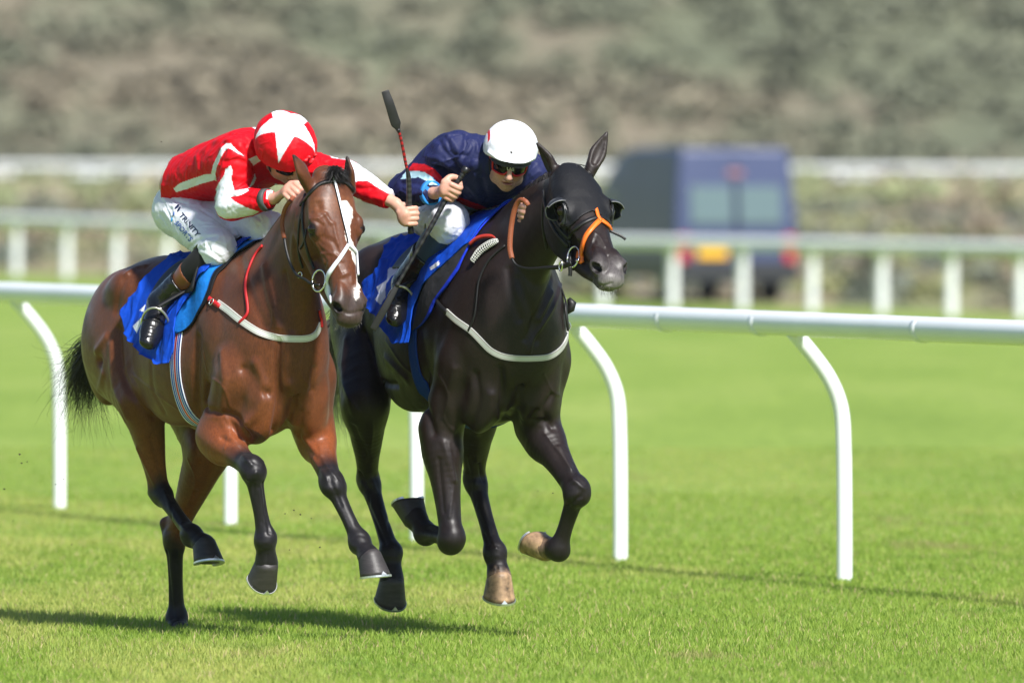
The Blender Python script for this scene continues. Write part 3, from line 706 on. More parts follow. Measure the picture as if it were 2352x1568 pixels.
# tails, manes and forelocks
def Pd(L): return [P(*q) for q in L]
strands('tail', .03, [Pd([(285, 690, .30), (240, 780, .5), (215, 850, .62), (232, 905, .7), (246, 968, .75)]),
                      Pd([(285, 690, .30), (235, 770, .5), (200, 840, .65), (190, 900, .75), (185, 955, .85)]),
                      Pd([(285, 690, .30), (230, 765, .5), (195, 815, .7), (172, 862, .85), (158, 925, .95)])],
        1700, .0028, .0013, M['hair'], bay_root, .20, 5, 10, 22, .03)
strands('loose_tail_hair', .02, [Pd([(285, 690, .30), (228, 765, .5), (180, 805, .7), (150, 800, .85), (140, 772, .95)]), Pd([(285, 690, .30), (225, 780, .5), (180, 850, .7), (140, 890, .85), (90, 905, 1.0)])],
        46, .0022, .0012, M['hair'], bay_root, .16, 8, 12, 16, .02)
strands('tail', .03, [Pd([(880, 600, .45), (830, 680, .6), (785, 780, .7), (768, 900, .75), (775, 1010, .8)]),
                      Pd([(880, 600, .45), (820, 680, .6), (765, 770, .7), (745, 850, .75), (755, 960, .8)])],
        2000, .0032, .0016, M['palehair'], drk_root, .15, 6, 10, 16, .02, col=lambda t: np.array((.012, .010, .010)) * (1 - sm(t, .35, .6)) + np.array((.34, .31, .27)) * sm(t, .35, .6))
h = H1
strands('forelock', .028, [[h(-.02, -.02, -.01), h(-.035, .00, .005), h(-.015, .02, .014), h(.015, .045, .006)], [h(-.02, -.0, -.01), h(-.03, -.01, .008), h(-.01, -.03, .016), h(.02, -.05, .008)]],
        900, .0020, .0010, M['hair'], bay_root, .035, 9, 8, 26, .010)
# mane lies on the far side of the crest, with short tufts at the withers
def mane(B, H, root, n, seed):
    e = B.loc(H(-.02, 0, -.03)); w_ = B.loc(B.L(-.18, 0, 1.61)); r = np.random.default_rng(seed); G = []
    def crest(f): 
        q = w_ + (e - w_) * f; q[2] += .045 * math.sin(f * 3.14); return q
    gs = []
    for f in np.linspace(0, 1, 9):
        q = crest(f); gs.append([B.L(q[0], q[1], q[2] - .03), B.L(q[0], q[1] - .03, q[2] + .012), B.L(q[0] + .01, q[1] - .075, q[2] - .03), B.L(q[0] + .02, q[1] - .10, q[2] - .10)])
    strands('mane', .03, gs, n, .0035, .0016, M['hair'], root, .03, seed, 6, 60, .006)
mane(B1, H1, bay_root, 1300, 21); mane(B2, H2, drk_root, 1300, 22)
strands('mane_tuft', .03, [Pd([(600, 568, -.75), (590, 555, -.75), (575, 562, -.8), (560, 575, -.8)]), Pd([(615, 560, -.8), (608, 548, -.8), (595, 552, -.85), (582, 566, -.85)])], 260, .003, .0018, M['hair'], bay_root, .03, 31, 6, 10, .01)

# whiskers on chin and lips
def whiskers(H, root, n, seed):
    r = np.random.default_rng(seed); VV = []; FF = []
    for i in range(n):
        x = .52 + .09 * r.random(); y = (r.random() * 2 - 1) * .03; b = H(x, y, -.10 - .02 * r.random()) if r.random() < .65 else H(.60, y * 1.2, -.05 - .03 * r.random())
        d = nrm((H.a * .7 - H.n * .6 if r.random() < .7 else H.a) + H.r * y * 20 + r.normal(size=3) * .35 + np.array((0, 0, -.4))); L = .016 + .028 * r.random()
        s_ = nrm(np.cross(d, r.normal(size=3))) * .0006; p1 = b + d * L * .5; p2 = b + d * L + np.array((0, 0, -.004)); k0 = len(VV)
        VV += [b - s_, b + s_, p1 + s_, p1 - s_, p2]; FF += [(k0, k0 + 1, k0 + 2, k0 + 3), (k0 + 3, k0 + 2, k0 + 4)]
    mesh_np('whiskers', np.array(VV), FF, mat('whisker', (.25, .22, .20), .5), root)
whiskers(H1, bay_root, 130, 4); whiskers(H2, drk_root, 170, 5)
# ---------------------------------------------------------------- ground, grass, rails, hillside, van
def gz(x, y):
    """height of the ground"""
    x = np.asarray(x, float); y = np.asarray(y, float)
    ky = [-200, 75, 110, 150, 174, 190, 214, 260, 330, 420, 450, 520, 600, 1100]
    kz = [0, 0, -.12, -.50, -.66, -.68, -.52, -.25, .15, .55, 1.2, 26, 38, 44]
    return np.interp(y, ky, kz)
def node_ground():
    m = bpy.data.materials.new('turf'); m.use_nodes = True; nt = m.node_tree; N = nt.nodes; L = nt.links; b = N['Principled BSDF']
    b.inputs['Roughness'].default_value = .9; b.inputs['Specular IOR Level'].default_value = .15
    tc = N.new('ShaderNodeTexCoord')
    def noise(sc_, stretch=(1, 1, 1), det=4):
        mp = N.new('ShaderNodeMapping'); mp.inputs['Scale'].default_value = stretch; L.new(tc.outputs['Object'], mp.inputs[0])
        n = N.new('ShaderNodeTexNoise'); n.inputs['Scale'].default_value = sc_; n.inputs['Detail'].default_value = det; L.new(mp.outputs[0], n.inputs[0]); return n.outputs[0]
    def ramp(fac, stops):
        r = N.new('ShaderNodeValToRGB'); e = r.color_ramp.elements
        for i, (p, c) in enumerate(stops):
            q = e[i] if i < 2 else e.new(p)
            q.position = p; q.color = (*c, 1)
        L.new(fac, r.inputs[0]); return r.outputs[0]
    n1 = noise(.55, (1, .16, 1)); c1 = ramp(n1, [(.3, (.178, .262, .045)), (.5, (.210, .296, .055)), (.72, (.258, .330, .077))])
    n2 = noise(9, (1, .3, 1), 6); c2 = ramp(n2, [(.35, (.82, .86, .8)), (.65, (1.1, 1.08, 1.1))])
    mx = N.new('ShaderNodeMixRGB'); mx.blend_type = 'MULTIPLY'; mx.inputs[0].default_value = 1; L.new(c1, mx.inputs[1]); L.new(c2, mx.inputs[2])
    # rough ground beyond the far rail
    n3 = noise(.22, (1, .5, 1), 5); c3 = ramp(n3, [(.3, (.15, .16, .08)), (.45, (.22, .23, .11)), (.58, (.30, .23, .16)), (.72, (.20, .21, .10))])
    sx = N.new('ShaderNodeSeparateXYZ'); L.new(tc.outputs['Object'], sx.inputs[0])
    nb = noise(.12, (1, 1, 1), 3)
    ad = N.new('ShaderNodeMath'); ad.operation = 'MULTIPLY_ADD'; L.new(nb, ad.inputs[0]); ad.inputs[1].default_value = 10; L.new(sx.outputs[1], ad.inputs[2])
    mr = N.new('ShaderNodeMapRange'); mr.inputs[1].default_value = 201; mr.inputs[2].default_value = 207; L.new(ad.outputs[0], mr.inputs[0])
    xs = N.new('ShaderNodeMath'); xs.operation = 'MULTIPLY_ADD'; L.new(sx.outputs[0], xs.inputs[0]); xs.inputs[1].default_value = 2.3; L.new(ad.outputs[0], xs.inputs[2]); L.new(xs.outputs[0], mr.inputs[0])
    m2 = N.new('ShaderNodeMixRGB'); L.new(mr.outputs[0], m2.inputs[0]); L.new(mx.outputs[0], m2.inputs[1]); L.new(c3, m2.inputs[2])
    # hillside
    n4 = noise(.055, (1, .5, 2.2), 4); c4 = ramp(n4, [(.30, (.095, .108, .07)), (.46, (.135, .145, .09)), (.56, (.17, .15, .105)), (.68, (.24, .195, .14))])
    mh = N.new('ShaderNodeMapRange'); mh.inputs[1].default_value = 425; mh.inputs[2].default_value = 440; L.new(sx.outputs[1], mh.inputs[0])
    m3 = N.new('ShaderNodeMixRGB'); L.new(mh.outputs[0], m3.inputs[0]); L.new(m2.outputs[0], m3.inputs[1]); L.new(c4, m3.inputs[2])
    L.new(m3.outputs[0], b.inputs['Base Color'])
    bp = N.new('ShaderNodeBump'); bp.inputs['Strength'].default_value = .6; bp.inputs['Distance'].default_value = .03; L.new(noise(60, (1, .5, 1)), bp.inputs['Height']); L.new(bp.outputs[0], b.inputs['Normal'])
    return m
xs = np.r_[-600, -300, np.linspace(-150, 150, 61), 300, 600]; ys = np.r_[-100, 0, np.arange(20, 75, 5.), np.arange(75, 230, 4.), np.arange(230, 450, 10), np.arange(450, 720, 15), 800, 1000]
X, Y = np.meshgrid(xs, ys); Z = gz(X, Y)
r_ = np.random.default_rng(5); hump = sum(np.sin(X * a + Y * b + c) * d for a, b, c, d in ((.05, .03, 1, .9), (.11, -.04, 2, .6), (.021, .05, 0, 1.4)))
Z = Z + hump * sm(Y, 430, 520) * 1.2
nx = len(xs); idx = np.arange(nx * len(ys)).reshape(len(ys), nx)
Q = np.stack([idx[:-1, :-1].ravel(), idx[:-1, 1:].ravel(), idx[1:, 1:].ravel(), idx[1:, :-1].ravel()], 1)
tag(mesh_np('ground', np.c_[X.ravel(), Y.ravel(), Z.ravel()], Q, node_ground()), kind='structure')

def grass_mat():
    m = bpy.data.materials.new('grass_blade'); m.use_nodes = True; nt = m.node_tree; N = nt.nodes; L = nt.links
    b = N['Principled BSDF']; b.inputs['Roughness'].default_value = .55; b.inputs['Specular IOR Level'].default_value = .25
    a = N.new('ShaderNodeAttribute'); a.attribute_name = 'Col'; L.new(a.outputs['Color'], b.inputs['Base Color'])
    tr = N.new('ShaderNodeBsdfTranslucent'); L.new(a.outputs['Color'], tr.inputs['Color']); mx = N.new('ShaderNodeMixShader'); mx.inputs[0].default_value = .5
    L.new(b.outputs[0], mx.inputs[1]); L.new(tr.outputs[0], mx.inputs[2]); L.new(mx.outputs[0], N['Material Output'].inputs['Surface']); return m
def grass(y0, y1, dens, hgt, wid, seed, mat_, name):
    r = np.random.default_rng(seed)
    half = lambda y: y * 1300 / FPX + 1.6
    area = (half(y0) + half(y1)) * (y1 - y0); n = int(area * dens)
    y = y0 + (y1 - y0) * r.random(n); x = (r.random(n) * 2 - 1) * half(y)
    p = np.c_[x, y, gz(x, y)]
    pn = vnoise(np.c_[x * 1.0, y * .30, 0 * x], 1.1, 3); pf = vnoise(np.c_[x, y, 0 * x], 5.0, 8)
    h = hgt * (.45 + .75 * r.random(n)) * (.75 + .5 * pf); w_ = wid * (.6 + .8 * r.random(n))
    a = r.random(n) * 6.283; lean = (.15 + .75 * r.random(n) ** 1.3) * h; la = r.random(n) * 6.283
    tip = np.c_[np.cos(la) * lean, np.sin(la) * lean, h]; mid = np.c_[np.cos(la) * lean * .30, np.sin(la) * lean * .30, h * .6]
    sd = np.c_[np.cos(a), np.sin(a) * .6, 0 * a] * (w_ / 2)[:, None]
    V = np.stack([p - sd, p + sd, p + mid + sd * .8, p + mid - sd * .8, p + tip], 1).reshape(-1, 3)
    b = np.arange(n)[:, None] * 5
    Q = np.concatenate([b + np.array([0, 1, 2, 3]), b + np.array([3, 2, 4, 4])])
    g = r.random(n)
    base = np.array((.220, .345, .044)) * (1 - g[:, None]) + np.array((.375, .475, .09)) * g[:, None]
    base = mixc(base, sm(pn, .45, .68) * .7, (.52, .52, .15)); base = mixc(base, sm(pf, .50, .30) * .55, (.16, .27, .04))
    dry = r.random(n) < (.05 + .10 * sm(pf, .5, .7)); wn_ = vnoise(np.c_[x, y * .5, 0 * x], 2.3, 17); base = mixc(base, sm(wn_, .66, .74) * .6, (.34, .28, .13)); base[dry] = np.array((.58, .48, .24)) * (.7 + .5 * r.random((dry.sum(), 1)))
    col = np.repeat(base, 5, 0)
    V = V.astype(np.float32); Q3 = Q[:n]; T = np.concatenate([b + np.array([3, 2, 4])])
    me = bpy.data.meshes.new(name); me.vertices.add(len(V)); me.vertices.foreach_set('co', V.ravel())
    li = np.concatenate([Q3.ravel(), T.ravel()]).astype(np.int32); me.loops.add(len(li)); me.loops.foreach_set('vertex_index', li)
    me.polygons.add(2 * n); me.polygons.foreach_set('loop_start', np.r_[np.arange(n) * 4, 4 * n + np.arange(n) * 3].astype(np.int32)); me.polygons.foreach_set('loop_total', np.r_[np.full(n, 4), np.full(n, 3)].astype(np.int32))
    me.update(calc_edges=True); me.materials.append(mat_)
    at = me.color_attributes.new('Col', 'FLOAT_COLOR', 'POINT'); cc = np.ones((len(V), 4), np.float32); cc[:, :3] = col; at.data.foreach_set('color', cc.ravel())
    o = bpy.data.objects.new(name, me); C.objects.link(o)
    tag(o, 'short sunlit green turf with mown streaks under the horses', 'grass', kind='stuff'); return o
gm = grass_mat()
if not os.environ.get('NOGRASS'):
    grass(41.0, 52.0, 2600, .030, .0042, 1, gm, 'grass')
    grass(52.0, 58.0, 1900, .028, .0050, 2, gm, 'grass')
    grass(58.0, 66.0, 1000, .022, .0055, 3, gm, 'grass')
    grass(66.0, 76.0, 450, .016, .006, 4, gm, 'grass')

# ---- running rails
M['pvc'] = mat('white_plastic', (.80, .82, .84), .32, spec=.5, noise=.05, nscale=3)
M['pvc2'] = mat('white_paint', (.80, .82, .82), .5, noise=.06, nscale=2)
def sweep(path, rad, n=14, caps=True, flat=None):
    path = np.asarray(path, float); tn = np.gradient(path, axis=0); tn /= np.linalg.norm(tn, axis=1)[:, None] + 1e-12
    up = np.array((0, 0, 1.)); 
    if abs(tn[0].dot(up)) > .95: up = np.array((1., 0, 0))
    rings = []; u = nrm(np.cross(tn[0], up))
    for i in range(len(path)):
        u = nrm(u - tn[i] * u.dot(tn[i])); v = np.cross(tn[i], u); r = rad[i] if hasattr(rad, '__len__') else rad
        a = np.linspace(0, 2 * math.pi, n, endpoint=False)
        rings.append(path[i] + r * (np.cos(a)[:, None] * u + np.sin(a)[:, None] * v))
    return ring_loft(rings, caps)
def join(parts):
    V = []; F = []; b = 0
    for v, f in parts:
        V.append(np.asarray(v)); F += [tuple(int(i) + b for i in q) for q in f]; b += len(v)
    return np.concatenate(V), F
base = np.array((1.543, 52.79)); step = np.array((-1.015, 2.63)); tr_n = nrm((-.93, -.36))
root = empty('running_rail', (base[0], base[1], 0), 'white plastic running rail with curved posts right beside the galloping horses', 'rail')
A = base + tr_n * .27 - step * 3.6; Bq = base + tr_n * .27 + step * 8
path = [np.r_[A + (Bq - A) * f, 1.19 + .02 * f] for f in np.linspace(0, 1, 40)]
o = mesh_np('rail_tube', *sweep(path, .056, 24), M['pvc'], root)
for f in (-.55, .13, .55, 1.35, 2.3, 3.4, 4.5):
    c = base + tr_n * .27 + step * f; d = nrm(np.r_[step, 0.01]); p = np.r_[c, 1.192]
    mesh_np('rail_joint', *sweep([p - d * .03, p - d * .028, p + d * .028, p + d * .03], [.056, .0585, .0585, .056], 24), M['pvc'], o)
for i in range(-3, 7):
    c = base + step * i; pts = []
    for t in np.linspace(0, 1, 16):
        if t < .5: q = (0, -.04 + 1.5 * t * 1.0)
        pts.append(None)
    prof = catmull([(0, -.05), (0, .3), (.004, .62), (.018, .80), (.07, .93), (.15, 1.04), (.262, 1.165)], 5)
    pts = [np.r_[c + tr_n * q[0], q[1]] for q in prof]
    mesh_np('post', *sweep(pts, .0365, 18), M['pvc'], root)

# second rail across the middle distance
root = empty('course_rail', P(1700, 700, 138), 'blurred white rail with rounded posts in front of the parked van', 'rail')
pp = []
for i in range(-1, 19):
    k_ = i; px = 2345 - 160 * k_
    if k_ > 6: px = 1385 - 125 * (k_ - 6)
    if k_ > 14: px = 385 - 116 * (k_ - 14)
    Yk = 174 + 2.55 * k_
    x = (px - 1176) * Yk / FPX; z = float(gz(x, Yk)); pp.append((x, Yk, z))
prof = catmull([(0, -.05), (0, .4), (.004, .7), (.02, .86), (.10, .98), (.20, 1.06)], 4)
top = []
for (x, y, z) in pp:
    ground_z = z; hh = 1.0 if False else 1.0
    mesh_np('post', *sweep([np.array((x - q[0] * .2, y - q[0], z + q[1])) for q in prof], .088, 14), M['pvc2'], root)
    top.append(np.array((x - .05, y - .2, z + 1.09)))
top = [top[0] + (top[0] - top[1]) * 2] + top + [top[-1] + (top[-1] - top[-2])]
mesh_np('rail_tube', *sweep(catmull(top, 3), .098, 16), M['pvc2'], root)

# third rail far off at the foot of the hill
root = empty('perimeter_rail', (0, 400, .4), 'faint out of focus white rail running along the foot of the hill', 'rail')
tp = []
for i in range(-30, 31):
    x = i * .95; y = 400 - x * .5; z = float(gz(x, y)) 
    if i % 1 == 0: mesh_np('post', *sweep([(x, y, z - .1), (x, y, z + .70)], .10, 8), M['pvc2'], root)
    tp.append((x, y, z))
for hh, rr in ((.72, .13), (.42, .10)):
    mesh_np('rail_tube', *sweep([np.array(q) + (0, 0, hh) for q in tp], rr, 10), M['pvc2'], root)
# ---- scrub on the hillside and on the rough ground: leafy clumps, one uncountable mass each
def leafmat(name, vmul=1.0):
    m = bpy.data.materials.new(name); m.use_nodes = True; nt = m.node_tree; b = nt.nodes['Principled BSDF']; b.inputs['Roughness'].default_value = .8; b.inputs['Specular IOR Level'].default_value = .15
    a = nt.nodes.new('ShaderNodeAttribute'); a.attribute_name = 'Col'; nt.links.new(a.outputs['Color'], b.inputs['Base Color']); return m
def scrub(name, n, yr, xr, size, pal, seed, label, leaves=170, hfac=.7, gate=None, flat=1.0):
    r = np.random.default_rng(seed); VV = []; CC = []
    for i in range(n):
        y = yr[0] + (yr[1] - yr[0]) * r.random(); x = (r.random() * 2 - 1) * xr * (y / 400)
        if gate is not None and not gate(x, y, r): continue
        z = float(gz(x, y)) + (hill_hump(x, y) if y > 430 else 0); R_ = size * (.5 + r.random()); k = int(leaves * (.6 + .8 * r.random()))
        d = r.normal(size=(k, 3)); d /= np.linalg.norm(d, axis=1)[:, None]; d[:, 2] = np.abs(d[:, 2]); rad = R_ * (.55 + .5 * r.random(k)) * (1 + .35 * np.sin(d[:, 0] * 5 + i) * np.cos(d[:, 1] * 4 + i))
        p = d * rad[:, None] * (1, 1, hfac) + (x, y, z - .1); ls = R_ * .26 * (.6 + .8 * r.random(k))
        a = nrmrows(r.normal(size=(k, 3)) * (1, 1, flat)); bb_ = nrmrows(np.cross(a, r.normal(size=(k, 3)) * (flat, flat, 1)))
        VV.append(np.stack([p - a * ls[:, None], p + bb_ * ls[:, None] * .7, p + a * ls[:, None], p - bb_ * ls[:, None] * .7], 1).reshape(-1, 3))
        base = hillcol(x, y, z) if pal is None else np.array(pal[r.integers(len(pal))]); CC.append(np.repeat(base * (.85 + .3 * r.random((k, 1))), 4, 0))
    V = np.concatenate(VV); F = np.arange(len(V)).reshape(-1, 4)
    o = mesh_np(name, V, F, M['leaf'], None, smooth=False, col=np.concatenate(CC)); tag(o, label, 'scrub', kind='stuff'); return o
def hillcol(x, y, z):
    q = vnoise(np.array([[x * .5, y * .35, z * 1.3]]), .16, 12, 3)[0]; q2 = vnoise(np.array([[x * .6, y * .4, z * 1.2]]), .33, 15, 2)[0]
    c = np.array((.158, .168, .112)) * (1 - float(sm(np.array(q), .50, .68))) + np.array((.235, .205, .145)) * float(sm(np.array(q), .50, .68))
    return c * (1.08 - .20 * float(sm(np.array(q2), .52, .68)))
def nrmrows(a): return a / (np.linalg.norm(a, axis=1)[:, None] + 1e-9)
def hill_hump(x, y): return float(sum(math.sin(x * a + y * b + c) * d for a, b, c, d in ((.05, .03, 1, .9), (.11, -.04, 2, .6), (.021, .05, 0, 1.4))) * sm(np.array(float(y)), 430, 520) * 1.2)
M['leaf'] = leafmat('scrub_leaf')
GR = [(.17, .185, .14), (.19, .205, .14), (.21, .22, .15), (.16, .18, .145), (.20, .205, .16)]; BR = [(.26, .21, .16), (.28, .22, .165), (.22, .20, .13)]
def gate_h(x, y, r):
    q = math.sin(x * .13 + y * .21) + math.sin(x * .31 - y * .11 + 2) * .7 + math.sin(x * .07 + 5 + y * .05); return q + r.random() * 3.2 > -.1
scrub('hillside_scrub', 6500, (424, 512), 54, .8, None, 3, 'blurred grey green gorse and bracken covering the hillside', 70, .5, None, .6)
scrub('rough_scrub', 1100, (182, 330), 26, .42, GR + BR + [(.26, .27, .13)] * 2, 4, 'low green and brown scrub between the white rails', 80, .8, lambda x, y, r: y + 2.3 * x > 203)
scrub('rough_herbage', 500, (330, 396), 26, .8, [(.27, .29, .15), (.24, .27, .14), (.29, .25, .17)], 5, 'pale green rough growth below the perimeter rail', 90, .6)

# ---- van parked behind the course rail
VB = mat('van_blue', (.045, .060, .135), .40, spec=.5, noise=.05, nscale=2)
VBs = mat('van_dark_trim', (.02, .022, .026), .5); VG = mat('van_window', (.11, .16, .17), .15, spec=.6); TY = mat('tyre', (.012, .012, .013), .8)
def bevel_box(lo, hi, r, seg=4, taper=None):
    """rounded box; taper(x, y, z) -> moved point"""
    import bmesh
    bm = bmesh.new(); bmesh.ops.create_cube(bm, size=1.0)
    for v in bm.verts: v.co = Vector([(lo[i] + hi[i]) / 2 + v.co[i] * (hi[i] - lo[i]) for i in range(3)])
    bmesh.ops.subdivide_edges(bm, edges=bm.edges[:], cuts=3, use_grid_fill=True)
    if taper:
        for v in bm.verts: v.co = Vector(taper(*v.co))
    sh = [e for e in bm.edges if len(e.link_faces) == 2 and e.calc_face_angle() > .9]
    bmesh.ops.bevel(bm, geom=sh, offset=r, segments=seg, affect='EDGES', profile=.6)
    V = np.array([v.co[:] for v in bm.verts]); bm.verts.index_update(); F = [[v.index for v in f.verts] for f in bm.faces]; bm.free(); return V, F
def van():
    Yv = 192.0; s = FPX / Yv                       # about 136 px per metre there
    # van axes: rear faces the camera; body runs away and to the left
    c = P(1692, 690, Yv - D0); zb = float(gz(c[0], Yv)) ; O = np.array((c[0], Yv, zb))
    ang = math.radians(15); fx = np.array((math.cos(ang), math.sin(ang), 0)); fy = np.array((-math.sin(ang), math.cos(ang), 0))   # fx across the rear, fy towards the nose
    W = lambda V: O + np.asarray(V)[:, [0]] * fx + np.asarray(V)[:, [1]] * fy + np.asarray(V)[:, [2]] * np.array((0, 0, 1.))
    root = empty('van', O, 'dark blue panel van with twin rear windows and yellow number plate parked beyond the rails', 'van')
    def tp(x, y, z):
        k = max(0, (z - 1.25) / 1.3); x = x * (1 - .10 * k ** 1.5); y2 = y
        if y > 4.7: z = z if z < 1.3 else 1.3 + (z - 1.3) * .12
        elif y > 3.8 and z > 1.4: y2 = y - .5 * (z - 1.4)
        if y < 1 and z > 1.2: y2 = y + .10 * (z - 1.2)
        return (x, y2, z)
    def part(name, V, F, m, par=root, sm_=True): return mesh_np(name, W(V), F, m, par, smooth=sm_)
    V, F = bevel_box((-1.07, 0, .42), (1.07, 6.0, 2.62), .10, 4, tp); part('body', V, F, VB)
    for sx in (-1, 1):
        for yy in (1.1, 4.9):
            a = np.linspace(0, 6.283, 28, endpoint=False); rings = [np.c_[np.full(28, sx * (1.03 - q)), yy + R_ * np.cos(a), .36 + R_ * np.sin(a)] for q, R_ in ((.0, .20), (.0, .30), (.03, .35), (.2, .36), (.24, .33))]
            V, F = ring_loft(rings); wh = part('wheel', V, F, TY)
            V, F = ring_loft([np.c_[np.full(28, sx * (1.03 + q)), yy + R_ * np.cos(a), .36 + R_ * np.sin(a)] for q, R_ in ((.004, .20), (.014, .17), (.006, .06))]); part('rim', V, F, mat('rim', (.35, .35, .36), .4, metal=.5), wh)
    def panel(name, x0, x1, z0, z1, m, d=.03, y=None, par=root):
        yr = (lambda z: (0 + (.10 * (z - 1.2) if z > 1.2 else 0))) if y is None else (lambda z: y)
        V, F = bevel_box((x0, -.5, z0), (x1, .5, z1), .03, 2); V[:, 1] = np.array([yr(z) for z in V[:, 2]]) + (V[:, 1]) * d; return part(name, V, F, m, par)
    panel('rear_window', -.80, -.06, 1.34, 1.98, VG, .05); panel('rear_window', .06, .80, 1.34, 1.98, VG, .05)
    panel('number_plate', -.70, -.16, .76, .92, mat('plate_yellow', (.80, .42, .01), .4), .08)
    panel('tail_light', -1.02, -.84, .70, 1.16, mat('tail_red', (.45, .01, .02), .25), .08); panel('tail_light', .84, 1.02, .70, 1.16, mat('tail_red2', (.5, .02, .03), .25), .08)
    panel('bumper', -1.05, 1.05, .36, .66, VBs, .16); panel('brake_light', -.14, .14, 2.14, 2.26, mat('tail_red3', (.12, .02, .04), .4), .06)
    panel('lower_cladding', -1.06, 1.06, .66, .70, VBs, .06)
    panel('door_seam', -.012, .012, .68, 2.40, VBs, .055)
    # side windows and side panel on the left flank
    for (y0, y1, z0, z1) in ((3.9, 4.6, 1.40, 1.90),):
        V, F = bevel_box((-.5, y0, z0), (.5, y1, z1), .04, 2); V[:, 0] = -1.035 + V[:, 0] * .04 + .03 * (V[:, 2] - 1.4); part('side_window', V, F, VG)
    V, F = bevel_box((-.5, .2, .55), (.5, 4.0, .70), .02, 2); V[:, 0] = -1.07 + V[:, 0] * .05; part('side_trim', V, F, VBs)
van()
# ---- crumbs of turf thrown up behind the hooves
tm = mat('turf_clod', (.035, .028, .015), .9)
for i, (px_, py_, r_, d_) in enumerate([(45, 1043, 2.8, -.2), (62, 1060, 1.8, -.1), (146, 1100, 2.0, .1), (10, 1122, 2.4, .0), (128, 1112, 1.6, .2), (50, 1063, 2.2, .1), (675, 1171, 2.4, -1.2), (690, 1181, 2.6, -1.2), (715, 1190, 1.8, -1.2), (655, 1179, 1.8, -1.1), (1270, 1132, 1.6, -1.2), (1235, 1127, 1.3, -1.2), (735, 1256, 2.2, -1.3), (665, 1262, 1.6, -1.2), (140, 1158, 1.6, .1), (165, 1250, 1.6, -.3), (371, 326, 1.8, -.5), (955, 1391, 1.3, -1.4), (1068, 1355, 1.4, -1.4), (30, 1195, 1.4, 0)]):
    rr_ = np.random.default_rng(i); c = P(px_, py_, d_); R_ = r_ / 556 * .8
    V = []; F = []
    for a in range(5):
        for b in range(6): 
            th, ph = math.pi * a / 4, 2 * math.pi * b / 6; V.append(c + R_ * (.6 + .8 * rr_.random()) * np.array((math.sin(th) * math.cos(ph) * 1.3, math.sin(th) * math.sin(ph), math.cos(th) * .8)))
    for a in range(4):
        for b in range(6): F.append((a * 6 + b, (a + 1) * 6 + b, (a + 1) * 6 + (b + 1) % 6, a * 6 + (b + 1) % 6))
    o = mesh_np('turf_clod', V, F, tm)
    tag(o, 'small dark crumb of turf thrown into the air by the hooves', 'turf clod', 'flying turf crumbs')
# ---------------------------------------------------------------- riders
class HF:
    """head frame: x to the person's right, y where the face looks, z to the crown"""
    def __init__(s, O, fwd, up):
        s.O = np.asarray(O); s.y = nrm(fwd); s.z = nrm(np.asarray(up) - s.y * np.dot(s.y, up)); s.x = np.cross(s.y, s.z); s.R = np.array([s.x, s.y, s.z])
    def __call__(s, x, y, z): return s.O + s.x * x + s.y * y + s.z * z
    def loc(s, V): q = V - s.O; return q @ s.x, q @ s.y, q @ s.z
def head_sdf(F, H, grim=False):
    e = lambda c, r, k=.02, op='u': F.ell(H(*c), r, H.R, k, op)
    e((0, -.012, .035), (.074, .094, .088)); e((0, .030, -.035), (.060, .058, .075), .03); e((0, .055, -.085), (.034, .030, .024), .03)
    e((0, .068, -.098), (.018, .015, .013), .015)
    for s in (1, -1):
        e((s * .038, .058, -.030), (.024, .022, .022), .02); e((s * .050, .015, -.075), (.018, .035, .022), .025)
        e((s * .030, .082, .022), (.026, .012, .009), .012); e((s * .030, .092, .003), (.017, .014, .012), .010, 's')
        e((s * .074, -.012, -.010), (.008, .018, .030), .006); e((s * .012, .098, -.036), (.009, .010, .008), .006)
        F.tube([[*H(s * .020, .098, -.034), .004], [*H(s * .030, .084, -.060), .004]], H.x, k=.006, op='s')
    F.tube([[*H(0, .085, .018), .009], [*H(0, .103, -.010), .010], [*H(0, .112, -.032), .0125]], H.x, k=.010)
    e((0, .088, -.057), (.023, .010, .0065), .006); e((0, .086, -.072), (.020, .010, .0065), .006)
    e((0, .100, -.0645), (.028 if grim else .022, .022, .0028 if not grim else .0045), .003, 's')
def fist(F, wrist, c, rod, outv, hand=1, r=.0125):
    """fist round a rod: c centre on the rod, rod direction (thumb side), outv the direction the knuckles point"""
    rod = nrm(rod); outv = nrm(np.asarray(outv) - rod * np.dot(outv, rod)); sd = np.cross(rod, outv) * hand
    c = np.asarray(c); wrist = np.asarray(wrist)
    palm = c - sd * (r + .016) - outv * .012
    F.ell(palm, (.040, .028, .019), [rod, outv, sd], .012)
    F.tube([[*wrist, .024, .020, .020], [*lerp(wrist, palm, .55), .026, .018, .018], [*(palm - outv * .004), .034, .018, .018]], rod, k=.015)
    for i, (L, fr) in enumerate(((1.0, .0105), (1.06, .0108), (1.0, .0102), (.86, .0090))):
        o = rod * (.030 - .0205 * i); R = r + fr
        pts = [c + o - sd * (R + .010) + outv * (.004), c + o - sd * (R * .55) + outv * (R + .012) * L, c + o + sd * R * .9 + outv * (R * .75) * L, c + o + sd * (R * 1.0) - outv * R * .55, c + o + sd * (R * .35) - outv * R * 1.05]
        F.tube([[*p, q] for p, q in zip(pts, (fr * 1.08, fr * 1.15, fr, fr * .95, fr * .8))], rod, k=.0035, n=5)
    o = rod * .030
    pts = [palm + rod * .020 - outv * .018, c + rod * .046 - outv * (r + .012) - sd * .006, c + rod * .050 + sd * (r + .008) - outv * .004, c + rod * .036 + sd * (r + .014) + outv * .014]
    F.tube([[*p, q] for p, q in zip(pts, (.015, .0135, .0115, .009))], rod, k=.006, n=5)
